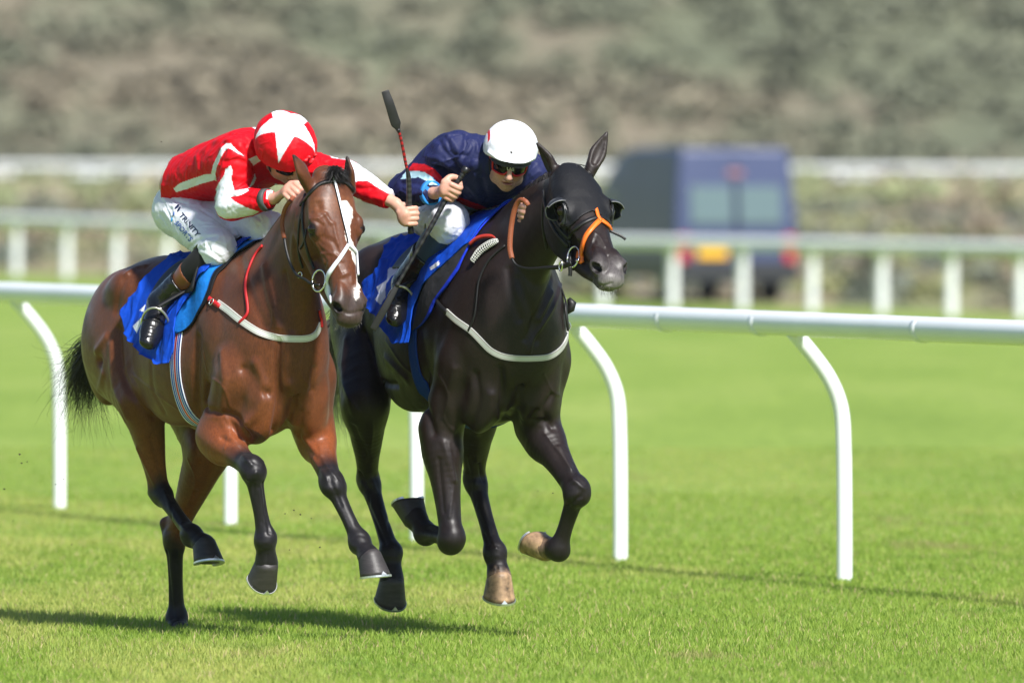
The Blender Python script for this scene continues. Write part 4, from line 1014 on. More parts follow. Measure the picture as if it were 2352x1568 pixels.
def wrinkle(V, Q, amp, sc, seed, dirv=None, squash=.3):
    """cloth creases: ridged noise, stretched along dirv"""
    N = vnormals(V, Q); W = V.copy()
    if dirv is not None:
        d = nrm(dirv); W = W - np.outer(W @ d, d) * (1 - squash)
    W = W + (vnoise(V, 7, seed + 5)[:, None] - .5) * .10
    a = vnoise(W, sc, seed, 2); rdg = np.clip(1 - np.abs(a - .5) * 7, 0, 1) ** 1.5 * 1.6 - .5; a2 = vnoise(W * 1.0 + 3.1, sc * 1.9, seed + 2, 1); rdg = rdg + (np.clip(1 - np.abs(a2 - .5) * 8, 0, 1) ** 1.5 - .3) * .7
    b = vnoise(W, sc * .45, seed + 1, 2) - .5
    return V + N * ((rdg * .6 + b * 2.2) * amp)[:, None]
def paint_polys(V, N, base, polys, jit=0, seed=1):
    c = np.tile(np.asarray(base, float), (len(V), 1)); px, py = pix(V)
    if jit: q = vnoise(V, 40, seed) - .5; px = px + q * jit; py = py + q * jit
    face = N[:, 1] < .15
    for poly, col in polys: c[inpoly(px, py, poly) & face] = col
    return c
def bbox(P_, m): P_ = np.array([np.asarray(p)[:3] for p in P_]); return P_.min(0) - m, P_.max(0) + m
LOWQ = 1.6 if os.environ.get('LOW') else 1.0
M['skin'] = mat('skin', vcol=True, rough=.48, spec=.35, sss=.25, bump=.2, bscale=500, bdist=.0008, noise=.06, nscale=50)
M['silk'] = mat('racing_silk', vcol=True, rough=.55, spec=.18, bump=.15, bscale=900, bdist=.0006, bump2=.45, b2scale=16, b2dist=.012)
M['breech'] = mat('white_breeches', (.76, .77, .86), .55, sheen=.3, bump2=.5, b2scale=22, b2dist=.008, bump=.1, bscale=900, bdist=.0005)
M['boot'] = mat('black_boot', (.006, .006, .007), .24, spec=.45, coat=.15, bump2=.6, b2scale=18, b2dist=.008)
M['sock'] = mat('black_sock', (.006, .006, .007), .85, bump=.3, bscale=700, bdist=.001)
M['tan'] = mat('tan_boot_top', (.20, .065, .025), .35, spec=.4)
M['bluesock'] = mat('navy_sock', (.006, .035, .10), .6, sheen=.3)
M['glass'] = mat('dark_lens', (.004, .004, .004), .08, spec=.35)
M['redplastic'] = mat('red_frame', (.55, .01, .012), .3)
M['blackstrap'] = mat('black_strap', (.010, .010, .011), .55)
M['white'] = mat('white_cover', (.84, .84, .86), .45, sheen=.2, bump2=.35, b2scale=14, b2dist=.006)
M['blackrubber'] = mat('black_rubber', (.012, .012, .013), .35, noise=.2, nscale=60)

def build_rider(B, J, root, cfg):
    H = J['head']; k = 1.0; l = -B.r
    # --- the body: one skin from head to feet
    allp = [J[q] for q in J if q not in ('head',)] + [H(0, 0, .13), H(0, .13, -.12)]
    lo, hi = bbox(allp, .075); F = Field(lo, hi, .0032 * LOWQ * (1.25 if LOWQ > 1 else 1))
    F.tube([[*p, rs * .8, ru * .75, rd * .75] for p, rs, ru, rd in cfg['torso'][1:]], l, k=.03)
    head_sdf(F, H, cfg.get('grim'))
    F.tube([[*H(0, -.02, -.03), .056], [*H(0, -.035, -.09), .052], [*cfg['torso'][-1][0], .06]], H.x, k=.03)
    for s in 'RL':
        sh, el, wr, hd = J['sh' + s], J['eb' + s], J['wr' + s], J['hd' + s]
        F.tube([[*sh, .044], [*el, .034]], l, k=.015, sub=False); F.tube([[*el, .040], [*lerp(el, wr, .3), .042], [*lerp(el, wr, .75), .031], [*wr, .024, .020, .020]], l, k=.02)
        rd, ov, hn = cfg['hand' + s]; fist(F, wr, hd, rd, ov, hn)
        hp, kn, an, to = J['hp' + s], J['ke' + s], J['an' + s], J['to' + s]
        F.tube([[*hp, .070], [*lerp(hp, kn, .5), .056], [*kn, .046]], l, k=.02); F.tube([[*kn, .045], [*lerp(kn, an, .3), .042], [*an, .026]], l, k=.01)
        F.tube([[*an, .020], [*lerp(an, to, .3), .010]], l, k=.01, sub=False)
    V, Q = F.mesh(1); del F
    x, y, z = H.loc(V); hd_ = (np.abs(x) < .1) & (np.abs(y) < .14) & (z > -.13) & (z < .13)
    c = np.tile(np.array((.57, .32, .235)), (len(V), 1)); n1 = vnoise(V, 30, 5); c = mixc(c, sm(n1, .4, .7) * .35, (.56, .27, .20))
    c = mixc(c, hd_ * sm(np.hypot((np.abs(x) - .045) / .03, (z + .03) / .03), 1.1, .4) * .5, (.62, .26, .21))
    c = mixc(c, hd_ * sm(np.hypot(x / .03, (z + .0645) / .008), 1.1, .7) * (y > .07) * .7, (.36, .10, .09))
    c = mixc(c, hd_ * sm(-z, .045, .075) * (y > .0) * sm(vnoise(V, 200, 3), .3, .6) * .3, (.20, .12, .10))
    for s in 'RL': c = mixc(c, sm(np.linalg.norm(V - J['hd' + s], axis=1), .08, .03) * sm(n1, .35, .6) * .5, (.62, .27, .21))
    body = mesh_np('body', V, Q, M['skin'], root, col=c)
    # --- jacket
    lo, hi = bbox([p for p, *_ in cfg['torso']] + [J[a + s] for a in ('sh', 'eb', 'wr') for s in 'RL'], .22)
    F = Field(lo, hi, .0036 * LOWQ)
    F.tube([[*p, rs, ru, rd] for p, rs, ru, rd in cfg['torso']], l, k=.04, n=8)
    for s in 'RL':
        sh, el, wr = J['sh' + s], J['eb' + s], J['wr' + s]; r0, r1, r2, r3 = cfg['sleeve' + s]
        F.tube([[*lerp(sh, cfg['torso'][-2][0], .35), r0 * 1.05], [*sh, r0], [*lerp(sh, el, .5), r1], [*el, r2]], l, k=.045)
        ce = lerp(el, wr, cfg['cuff' + s])
        F.tube([[*el, r2], [*lerp(el, ce, .4), r2 * .97], [*lerp(el, ce, .8), r3 * 1.25], [*ce, r3]], l, k=.03)
        m_ = Field.cut
        d = nrm(np.asarray(wr) - el); q = np.asarray(ce)
        x, y, z = F.co((slice(None),) * 3); dist = ((x - q[0]) * d[0] + (y - q[1]) * d[1] + (z - q[2]) * d[2]); near = ((x - q[0]) ** 2 + (y - q[1]) ** 2 + (z - q[2]) ** 2) < .12 ** 2
        F.d = np.where(near, np.maximum(F.d, dist.astype(np.float32)), F.d)
    for p, n in cfg['jcuts']: F.cut(p, n)
    V, Q = F.mesh(2); del F
    V = wrinkle(V, Q, cfg.get('fold', .0042), 22, cfg['seed'], cfg.get('folddir', B.f), .35)
    N = vnormals(V, Q)
    if cfg.get('jsculpt'): V = sculpt(V, N, bvh_of(V, Q), cfg['jsculpt']); N = vnormals(V, Q)
    V = smooth_mesh(V, Q, 1)
    jk = mesh_np('jacket', V, Q, M['silk'], root, col=paint_polys(V, N, cfg['jcol'], cfg['jpolys'], .3))
    jb = bvh_of(V, Q)
    # --- breeches
    lo, hi = bbox([J[a + s] for a in ('hp', 'ke') for s in 'RL'] + [cfg['pelvis'][0]], .19)
    F = Field(lo, hi, .0045 * LOWQ)
    p, r = cfg['pelvis']; F.ell(p, r, [B.f, B.r, B.z], .04)
    for s in 'RL':
        hp, kn, an = J['hp' + s], J['ke' + s], J['an' + s]; r0, r1, r2 = cfg['thigh' + s]
        F.tube([[*hp, r0], [*lerp(hp, kn, .35), (r0 + r1) / 2], [*lerp(hp, kn, .7), r1], [*kn, r2]], l, k=.04)
        F.tube([[*kn, r2], [*lerp(kn, an, cfg['bcut' + s]), r2 * .82]], l, k=.03, sub=False)
        d = nrm(np.asarray(an) - kn); q = lerp(kn, an, cfg['bcut' + s])
        x, y, z = F.co((slice(None),) * 3); dist = ((x - q[0]) * d[0] + (y - q[1]) * d[1] + (z - q[2]) * d[2]); near = (((x - q[0]) ** 2 + (y - q[1]) ** 2 + (z - q[2]) ** 2 - dist ** 2) < (r2 * 1.02) ** 2) & (dist < .12)
        F.d = np.where(near, np.maximum(F.d, dist.astype(np.float32)), F.d)
    V, Q = F.mesh(2); del F
    V = wrinkle(V, Q, .0036, 26, cfg['seed'] + 9, np.asarray(J['keR']) - J['hpR'], .35)
    if cfg.get('bsculpt'): V = sculpt(V, vnormals(V, Q), bvh_of(V, Q), cfg['bsculpt'])
    V = smooth_mesh(V, Q, 1)
    br = mesh_np('breeches', V, Q, M['breech'], root); bb = bvh_of(V, Q)
    # --- boots
    bts = {}
    for s in 'RL':
        kn, an, to = J['ke' + s], J['an' + s], J['to' + s]; t0 = cfg['bcut' + s] - .06; t1, t2 = cfg['boot' + s]
        def shin(a, b, extra, mt, nm):
            F = Field(*bbox([kn, an], .12), .004 * LOWQ)
            rr = lambda t: (.062 * (1 - t) + .042 * t + .012 * math.sin(min(t, .6) / .6 * 3.14)) + extra
            F.tube([[*lerp(kn, an, t), rr(t)] for t in np.linspace(a, b, 6)], l, k=.0)
            d = nrm(np.asarray(an) - kn)
            for q, sg in ((lerp(kn, an, a), -1), (lerp(kn, an, b), 1)): F.cut(q, d * sg)
            V, Q = F.mesh(1); return mesh_np(nm, V, Q, mt, root)
        shin(t0, t1 + .04, .0, M[cfg['sock']], 'sock')
        if cfg['band']: shin(t1, t2 + .03, .0025, M['tan'], 'boot_top')
        tt = t2 if cfg['band'] else t1
        F = Field(*bbox([kn, an, to, np.asarray(an) + nrm(np.asarray(an) - to) * .1], .10), .0042 * LOWQ)
        rr = lambda t: (.064 * (1 - t) + .052 * t + .012 * math.sin(min(t, .6) / .6 * 3.14)) + .005
        F.tube([[*lerp(kn, an, t), rr(t)] for t in np.linspace(tt, 1, 6)], l, k=.02)
        F.cut(lerp(kn, an, tt), nrm(kn - np.asarray(an)))
        dv = nrm(np.asarray(to) - an); sl = cfg['sole' + s]; sl = nrm(np.asarray(sl) - dv * np.dot(sl, dv)); sd_ = np.cross(dv, sl); an_ = np.asarray(an) ; L = np.linalg.norm(np.asarray(to) - an)
        F.tube([[*(an_ - dv * .045 + sl * .012), .042, .046, .046], [*(an_ + dv * L * .3 + sl * .014), .046, .048, .044], [*(an_ + dv * L * .68 + sl * .022), .050, .038, .038], [*(an_ + dv * L * .95 + sl * .028), .038, .026, .026]], sd_, k=.03)
        V, Q = F.mesh(2); V = wrinkle(V, Q, .0013, 20, 5, None)
        bo = mesh_np('boot', V, Q, M['boot'], root); bts[s] = bvh_of(V, Q)
    # --- helmet with silk cover
    hr = cfg['hr']; lf = cfg.get('lift', 0)
    F = Field(H.O - .22, H.O + .22, .003 * LOWQ)
    F.ell(H(0, -.014, .048), (hr * .93, hr * 1.06, hr * .90), H.R, .0)
    F.tube([[*H(-.085, .055, .034 + lf), .016, .007, .007], [*H(-.05, .098, .031 + lf), .016, .006, .006], [*H(0, .118, .030 + lf), .018, .006, .006], [*H(.05, .098, .031 + lf), .016, .006, .006], [*H(.085, .055, .034 + lf), .016, .007, .007]], H.y, k=.018)
    F.cut(H(0, 0, .006 + lf * .8), -H.z + H.y * .22)
    if cfg.get('knob'): F.ell(H(0, -.01, .048 + hr * .9), (.012, .012, .006), H.R, .01)
    V, Q = F.mesh(2); V = wrinkle(V, Q, cfg.get('hfold', .0012), 28, 3, H.z)
    N = vnormals(V, Q); col = cfg['helmet'](V, N, H)
    hm = mesh_np('helmet', V, Q, M['silk' if not cfg.get('plain') else 'silk'], root, col=col); hb = bvh_of(V, Q)
    if cfg['helmet'] is star:      # tie ribbon knotted over the peak
        F = Field(H.O - .25, H.O + .25, .0035 * LOWQ)
        for q in ((700, 368), (708, 360), (716, 366), (722, 356), (730, 362), (736, 352), (712, 372)):
            h = hit([hb], q[0], q[1])
            if h: F.ell(np.array(h[0]) + np.array(h[1]) * .004, (.011, .007, .008), None, .008)
        if (F.d < 0).any():
            Vk, Qk = F.mesh(1); mesh_np('ribbon', Vk, Qk, mat('red_ribbon', RED, .5), hm)
    # chin strap, goggles
    for sg in (1, -1):
        pts = catmull([H(sg * .082, .012, .02), H(sg * .078, .010, -.03), H(sg * .060, .02, -.085), H(sg * .02, .045, -.112)], 6)
        mesh_np('chin_strap', *strip(pts, [nrm(np.cross(H.x * sg, p * 0 + H.z)) for p in pts], .014, .003, [nrm(p - H(0, 0, -.02)) for p in pts]), M['blackstrap'], root)
    gg = []; A = np.linspace(-1.05, 1.05, 25); fr = []
    def gp(a, z, rr=0.0): return H(math.sin(a) * (.074 + rr), .012 + math.cos(a) * (.090 + rr) - .004 * (abs(a) < .2), z)
    gz0 = cfg.get('gz', .004)
    rows = []
    for i, zz in enumerate(np.linspace(0, 1, 7)):
        rows.append([gp(a, gz0 + .036 - zz * (.060 - .020 * math.exp(-(a / .22) ** 2)) , .006 * math.sin(zz * 3.14)) for a in A])
    V = np.array(rows).reshape(-1, 3); F_ = [(i * 25 + j, i * 25 + j + 1, (i + 1) * 25 + j + 1, (i + 1) * 25 + j) for i in range(6) for j in range(24)]
    Vi = V - np.array([nrm(v - H(0, 0, .0)) for v in V]) * .006; nV = len(V)
    F_ = F_ + [tuple(q + nV for q in f[::-1]) for f in F_]
    edge = [j for j in range(25)] + [i * 25 + 24 for i in range(1, 7)] + [6 * 25 + j for j in range(23, -1, -1)] + [i * 25 for i in range(5, 0, -1)]
    F_ += [(edge[i], edge[i] + nV, edge[(i + 1) % len(edge)] + nV, edge[(i + 1) % len(edge)]) for i in range(len(edge))]
    go = mesh_np('goggles', np.r_[V, Vi], F_, M['glass'], root)
    if cfg.get('peak'):
        rows = [[gp(a, .056 - .034 * f, .012 + .012 * f) for a in A] for f in np.linspace(0, 1, 5)]; Vp = np.array(rows).reshape(-1, 3); Fp = [(i * 25 + j, i * 25 + j + 1, (i + 1) * 25 + j + 1, (i + 1) * 25 + j) for i in range(4) for j in range(24)]; n2 = len(Vp)
        Vq = Vp - np.array([nrm(v - H(0, 0, v.dot(H.z) - H.O.dot(H.z))) for v in Vp]) * .004; Fp = Fp + [tuple(q + n2 for q in f[::-1]) for f in Fp]; pk = mesh_np('peak', np.r_[Vp, Vq], Fp, M['blackstrap'], hm); cfg['pb'] = bvh_of(Vp, Fp[:96])
    loop = [V[i] + nrm(V[i] - H(0, 0, 0)) * .001 for i in edge]; loop.append(loop[0])
    mesh_np('frame', *sweep(np.array(loop), .0042 if cfg['frame'] == 'redplastic' else .003, 8), M[cfg['frame']], go)
    for sg in (1, -1):
        st = [gp(sg * 1.05, gz0 + .008, .003), H(sg * .082, .02, gz0 + .016), H(sg * .092, -.03, .045), H(sg * .07, -.09, .065)]
        st = catmull(st, 4); mesh_np('strap', *strip(st, [H.z for _ in st], .012, .003, [nrm(p - H(0, -.01, .02)) for p in st]), M[cfg['frame']], go)
    return dict(body=body, jacket=jk, jb=jb, br=br, bb=bb, hb=hb, boots=bts, H=H, helmet=hm, goggles=go, pb=cfg.get('pb'))
def strip(pts, side, wd, th, nrms):
    """flat band: centre line pts, side vectors (width direction), thickness along nrms"""
    pts = np.asarray(pts); n = len(pts); tn = np.gradient(pts, axis=0); V = []; F = []
    for i in range(n):
        nn = nrm(nrms[i]); s = nrm(np.cross(tn[i], nn)); w_ = wd[i] if hasattr(wd, '__len__') else wd
        for u, v in ((-.5, 0), (-.5, 1), (.5, 1), (.5, 0)): V.append(pts[i] + s * w_ * u + nn * (th * v - th * .3))
    for i in range(n - 1):
        for q in range(4): F.append((i * 4 + q, i * 4 + (q + 1) % 4, i * 4 + 4 + (q + 1) % 4, i * 4 + 4 + q))
    F.append((3, 2, 1, 0)); m = 4 * (n - 1); F.append((m, m + 1, m + 2, m + 3))
    return np.array(V), F
RED = (.62, .004, .012); WHT = (.76, .78, .87); NAVY = (.016, .020, .075); LBL = (.42, .66, .78)
Z3 = lambda p: zpoly(p, 343.0, 232.75, .2031); Z1 = lambda p: zpoly(p, 336.9, 214.4, .3906); ZN = lambda p: zpoly(p, 869.75, 196.0, .2656)
def star(V, N, H):
    c = np.tile(np.array(RED), (len(V), 1)); x, y, z = H.loc(V); x = x; y = y + .02; z = z - .03
    th = np.arctan2(x, y); ph = np.arctan2(np.hypot(x, y), z)       # angle from the crown
    R1, R2 = 1.30, .50; seg = 2 * math.pi / 5; a = np.abs(((th + math.radians(36)) % seg) - seg / 2)   # 0 at valley centre
    a = seg / 2 - a                                                  # 0 at a point of the star
    px_, py_ = ph * np.cos(a), ph * np.sin(a); ax_, ay_ = R1, 0; bx, by = R2 * math.cos(seg / 2), R2 * math.sin(seg / 2)
    ins = (bx - ax_) * (py_ - ay_) - (by - ay_) * (px_ - ax_) > 0
    c[ins & (ph < 1.6)] = WHT; return c
r1 = empty('person', B1.L(-.6, 0, 1.6), 'rider in red and white silks and a white starred red cap reaching a whip sideways', 'person', 'jockeys')
Q1 = B1.Q
JR = dict(shR=Q1(545, 352, -.20), ebR=Q1(532, 470, -.20), wrR=Q1(632, 456, .0), hdR=Q1(676, 446, .10),
          shL=Q1(700, 385, -.15), ebL=Q1(800, 406, .02), wrL=Q1(909, 468, .22), hdL=Q1(938, 498, .25),
          hpR=Q1(420, 488, -.82), keR=Q1(503, 572, -.33), anR=Q1(370, 695, -.62), toR=Q1(345, 782, -.48),
          hpL=Q1(480, 492, -.80), keL=Q1(618, 528, -.25), anL=B1.L(-.55, -.31, 1.33), toL=B1.L(-.42, -.34, 1.20),
          head=HF(Q1(656, 352, -.05), (.42, -.56, -.70), (.10, -.72, .68)))
R1 = build_rider(B1, JR, r1, dict(
    torso=[(Q1(398, 432, -.95), .125, .10, .10), (Q1(430, 428, -.86), .155, .125, .115), (Q1(470, 408, -.72), .155, .125, .12), (Q1(525, 388, -.54), .165, .135, .12), (Q1(575, 372, -.35), .165, .14, .12), (Q1(615, 350, -.20), .10, .09, .08)],
    sleeveR=(.078, .072, .062, .036), sleeveL=(.078, .068, .062, .038), cuffR=.93, cuffL=.86,
    handR=(B1.D(.2, -.6, .6), B1.D(1, 0, -.2), 1), handL=(np.array((-.10, .05, 1)), np.array((1., -.15, -.1)), 1),
    jcuts=[(Q1(396, 428, -.93), np.array((-1., .25, .25)))], jcol=RED, seed=3, folddir=np.array((.6, -.3, .5)), fold=.0040,
    jsculpt=[(Z3([(740, 820), (560, 900), (450, 1000)]), -.005, .012), (Z3([(850, 560), (790, 700), (760, 900)]), -.010, .012), (Z3([(820, 470), (960, 520), (1060, 600)]), -.008, .012), (Z3([(1100, 500), (1150, 650), (1200, 780)]), -.010, .014),
             (Z3([(600, 560), (700, 480), (800, 440)]), .006, .015), (Z3([(540, 620), (560, 760)]), .006, .015), (Z3([(850, 680), (1000, 660), (1100, 700)]), -.006, .010), (Z3([(960, 850), (1080, 870)]), .005, .012), (Z3([(940, 1080), (1080, 1080), (1200, 1110)]), -.006, .010), (Z3([(870, 1200), (960, 1140)]), .007, .014),
             (Z3([(900, 380), (1100, 360), (1200, 430)]), -.007, .015), (Z1([(1230, 560), (1330, 560)]), -.006, .010), (Z1([(1260, 600), (1380, 620)]), .005, .012)],
    jpolys=[(Z3(p), WHT) for p in (
        [(275, 985), (340, 930), (500, 870), (620, 830), (730, 815), (745, 890), (600, 930), (430, 990), (300, 1030)],
        [(700, 815), (720, 720), (770, 620), (810, 530), (870, 475), (920, 475), (960, 520), (1000, 565), (1040, 590), (1065, 615), (1050, 612), (1000, 590), (940, 550), (890, 530), (850, 565), (800, 655), (762, 745), (745, 830), (765, 915), (735, 880)],
        [(1120, 655), (1250, 600), (1280, 660), (1180, 725)],
        [(920, 725), (940, 775), (930, 870), (945, 950), (965, 1010), (1110, 985), (1125, 1010), (1040, 1060), (910, 1085), (960, 1130), (1100, 1200), (1245, 1250), (1170, 1290), (1000, 1320), (860, 1330), (780, 1290), (735, 1200), (735, 1100), (760, 1030), (750, 1000), (780, 930), (850, 830), (860, 770)],
        [(1190, 815), (1208, 870), (1178, 940), (1118, 990), (1148, 930), (1180, 870)], [(1100, 250), (1180, 250), (1235, 310), (1215, 325), (1150, 288)],
        [(1318, 1100), (1330, 1010), (1400, 1000), (1398, 1030), (1350, 1050), (1335, 1110)], [(1415, 935), (1440, 930), (1475, 990), (1472, 1025), (1425, 1018)])]
        + [(Z1(p), WHT) for p in ([(1195, 390), (1265, 425), (1345, 460), (1380, 480), (1390, 520), (1440, 555), (1485, 605), (1440, 600), (1360, 555), (1300, 515), (1250, 515), (1215, 525), (1212, 450)], [(1070, 360), (1165, 368), (1175, 392), (1090, 380)], [(1085, 450), (1150, 458), (1150, 482), (1100, 472)])],
    bsculpt=[(Z3(p), a, b) for p, a, b in (([(180, 1050), (300, 1120), (420, 1160)], -.005, .008), ([(150, 1090), (240, 1180), (300, 1180)], .004, .008), ([(120, 1280), (200, 1400), (260, 1520)], -.005, .009), ([(160, 1230), (230, 1330), (290, 1480)], .004, .008), ([(600, 1230), (760, 1330), (850, 1400)], -.006, .010), ([(1180, 1280), (1260, 1340), (1240, 1420)], -.004, .007), ([(1300, 1280), (1360, 1360), (1330, 1480)], .005, .008))] + [(Z4(p), a, b) for p, a, b in (([(500, 20), (560, 100), (640, 170)], -.004, .007), ([(700, 210), (800, 130), (960, 90)], -.005, .008), ([(760, 230), (860, 160), (1000, 140)], .004, .008), ([(780, 240), (900, 280), (1000, 350)], .004, .008), ([(880, 150), (920, 240), (1000, 300)], -.004, .007), ([(1150, 40), (1200, 100), (1300, 150)], -.005, .008))],
    pelvis=(Q1(428, 480, -.88), (.12, .15, .12)), thighR=(.108, .090, .072), thighL=(.115, .092, .072), bcutR=.14, bcutL=.2,
    sock='sock', band=True, bootR=(.46, .62), bootL=(.46, .62), soleR=np.array((-.3, .8, -.3)), soleL=B1.D(-.5, 0, -.8),
    hr=.137, helmet=star, frame='blackstrap', gz=.0, hfold=.0019))
r2 = empty('person', B2.L(-.6, 0, 1.6), 'rider in a navy jacket and plain white helmet crouched over the dark horse', 'person', 'jockeys')
Q2 = B2.Q
def plain(V, N, H):
    c = np.tile(np.array((.76, .77, .84)), (len(V), 1)); x, y, z = H.loc(V)
    for (a, b, r_) in ((1175, 350, 2.6), (1171, 364, 1.2)):
        px, py = pix(V); c[(np.hypot(px - a, py - b) < r_) & (N[:, 1] < 0)] = (.03, .02, .02)
    m = (np.abs(x - .098) < .004) & (y < .03); c[m] = (.55, .02, .03); return c
NK = B2.k
JN = dict(shR=Q2(1040, 350, -.12), ebR=Q2(930, 438, -.30), wrR=Q2(1000, 444, -.10), hdR=Q2(1036, 436, -.03),
          shL=Q2(1225, 400, -.12), ebL=Q2(1240, 470, -.10), wrL=Q2(1222, 496, .10), hdL=Q2(1208, 490, .20),
          hpR=Q2(985, 480, -.72), keR=Q2(1033, 512, -.22), anR=Q2(932, 650, -.50), toR=Q2(912, 730, -.36),
          hpL=Q2(1090, 480, -.68), keL=Q2(1172, 525, -.24), anL=B2.L(-.50, -.31, 1.33), toL=B2.L(-.38, -.34, 1.20),
          head=HF(Q2(1169, 366, .02), (.04, -.895, -.44), (.15, -.42, .89)))
R2 = build_rider(B2, JN, r2, dict(
    torso=[(Q2(1010, 440, -.74), .13, .11, .11), (Q2(1030, 420, -.64), .155, .125, .12), (Q2(1065, 400, -.48), .16, .125, .15), (Q2(1100, 388, -.32), .175, .13, .165), (Q2(1128, 380, -.16), .175, .12, .15), (Q2(1150, 370, -.05), .10, .08, .08)],
    sleeveR=(.088, .080, .066, .040), sleeveL=(.078, .062, .055, .036), cuffR=.93, cuffL=.85, grim=True,
    handR=(np.array((.42, -.25, .80)), np.array((.75, -.35, -.35)), 1), handL=(np.array((.1, -.15, 1)), np.array((-.5, -1, 0)), -1),
    jcuts=[(Q2(1000, 450, -.74), B2.D(-1, 0, .0))], jcol=NAVY, seed=13, folddir=np.array((.7, -.2, .6)), fold=.0052,
    jsculpt=[(ZN(p), a, b) for p, a, b in (([(520, 470), (560, 560), (640, 640), (700, 720)], -.008, .012), ([(600, 430), (680, 560), (720, 700)], .008, .014), ([(760, 420), (740, 560), (700, 640)], -.008, .012), ([(840, 400), (850, 560), (820, 700)], .008, .016), ([(430, 620), (520, 640), (600, 700)], .006, .012), ([(200, 850), (330, 850), (430, 900)], -.007, .012), ([(250, 950), (380, 930)], .007, .012), ([(880, 760), (900, 880), (940, 980)], -.010, .016), ([(600, 480), (640, 590), (760, 610)], -.006, .008), ([(760, 860), (860, 960), (900, 1040)], .007, .015))],
    jpolys=[(ZN(p), (.55, .01, .02)) for p in ([(300, 672), (400, 684), (480, 722), (540, 785), (565, 840), (550, 865), (525, 862), (470, 795), (390, 748), (320, 738), (240, 742)], [(640, 985), (700, 968), (800, 1008), (900, 1043), (945, 1066), (940, 1092), (850, 1077), (750, 1042), (650, 998)], [(940, 1092), (990, 1045), (1100, 1028), (1160, 1033), (1320, 980), (1320, 1010), (1110, 1070), (1000, 1082)])]
        + [(ZN(p), LBL) for p in ([(240, 742), (330, 740), (400, 753), (470, 797), (524, 862), (440, 862), (420, 832), (350, 797), (290, 800), (190, 812), (215, 770)], [(600, 1003), (655, 998), (760, 1045), (850, 1079), (935, 1093), (985, 1095), (880, 1150), (862, 1112), (780, 1088), (690, 1052)])],
    bsculpt=[(ZN(p), a, b) for p, a, b in (([(500, 1060), (560, 1120), (640, 1130)], -.005, .009), ([(640, 1040), (720, 1110), (750, 1200)], .004, .008), ([(560, 1290), (640, 1320), (700, 1250)], -.005, .008), ([(860, 1180), (980, 1120), (1100, 1100)], -.006, .010), ([(840, 1250), (960, 1190), (1080, 1180)], .005, .010), ([(900, 1300), (1010, 1240)], -.005, .008))],
    pelvis=(Q2(1005, 470, -.76), (.13, .155, .12)), thighR=(.115, .098, .078), thighL=(.112, .092, .074), bcutR=.20, bcutL=.2,
    sock='bluesock', band=False, bootR=(.50, .5), bootL=(.5, .5), soleR=np.array((-.3, .8, -.3)), soleL=B2.D(-.5, 0, -.8),
    hr=.121, helmet=plain, frame='redplastic', gz=-.002, knob=True, peak=True, lift=.016, deep=False, hfold=.0006))
# ---------------------------------------------------------------- saddlery
M['bluecloth'] = mat('blue_cloth', vcol=True, rough=.7, spec=.15, bump=.3, bscale=700, bdist=.0008, bump2=.7, b2scale=18, b2dist=.012)
M['leather'] = mat('black_leather', (.007, .0065, .0065), .5, noise=.2, nscale=40, bump=.2, bscale=300, bdist=.001)
M['strap'] = mat('strap_webbing', vcol=True, rough=.55, bump=.15, bscale=900, bdist=.0005)
M['metal'] = mat('bright_metal', (.78, .77, .72), .22, metal=1)
M['rein'] = mat('brown_rubber_grip', (.24, .065, .025), .6, noise=.3, nscale=300, bump=.5, bscale=400, bdist=.001)
M['orange'] = mat('orange_rubber', (.85, .16, .012), .45, noise=.12, nscale=60)
M['hood'] = mat('black_hood', (.0055, .0055, .007), .6, spec=.3, bump=.3, bscale=900, bdist=.0006, bump2=.6, b2scale=14, b2dist=.008)
M['cup'] = mat('grey_black_cup', (.022, .023, .026), .38, spec=.5)
DY = lambda p: float(np.asarray(p)[1]) - D0
def surf(bvs, pts, n=6, off=.004):
    """sample a picture polyline on the surface of the given meshes; points with a third number float free"""
    P2 = catmull([(a[0], a[1]) for a in pts], n) if len(pts) > 2 else np.array([lerp(pts[0][:2], pts[1][:2], f) for f in np.linspace(0, 1, n + 1)])
    free = [a[2] if len(a) > 2 else None for a in pts]; out = []; nn = []
    for i, (x, y) in enumerate(P2):
        j = min(i // n, len(pts) - 2); f = i / n - j; fr = None
        if free[j] is not None and free[j + 1] is not None: fr = free[j] * (1 - f) + free[j + 1] * f
        h = hit(bvs, x, y) if fr is None else None
        if h: out.append(np.array(h[0]) + np.array(h[1]) * off); nn.append(np.array(h[1]))
        elif fr is not None: out.append(P(x, y, fr)); nn.append(np.array((0, -1., 0)))
        elif out:
            b = bvs[0].find_nearest(Vector(P(x, y, DY(out[-1])))); out.append(np.array(b[0]) + np.array(b[1]) * off); nn.append(np.array(b[1]))
    out = np.array(out); nn = np.array(nn)
    for _ in range(2):
        out[1:-1] = out[1:-1] * .5 + (out[:-2] + out[2:]) * .25; nn[1:-1] = nn[1:-1] * .5 + (nn[:-2] + nn[2:]) * .25
    return out, nn
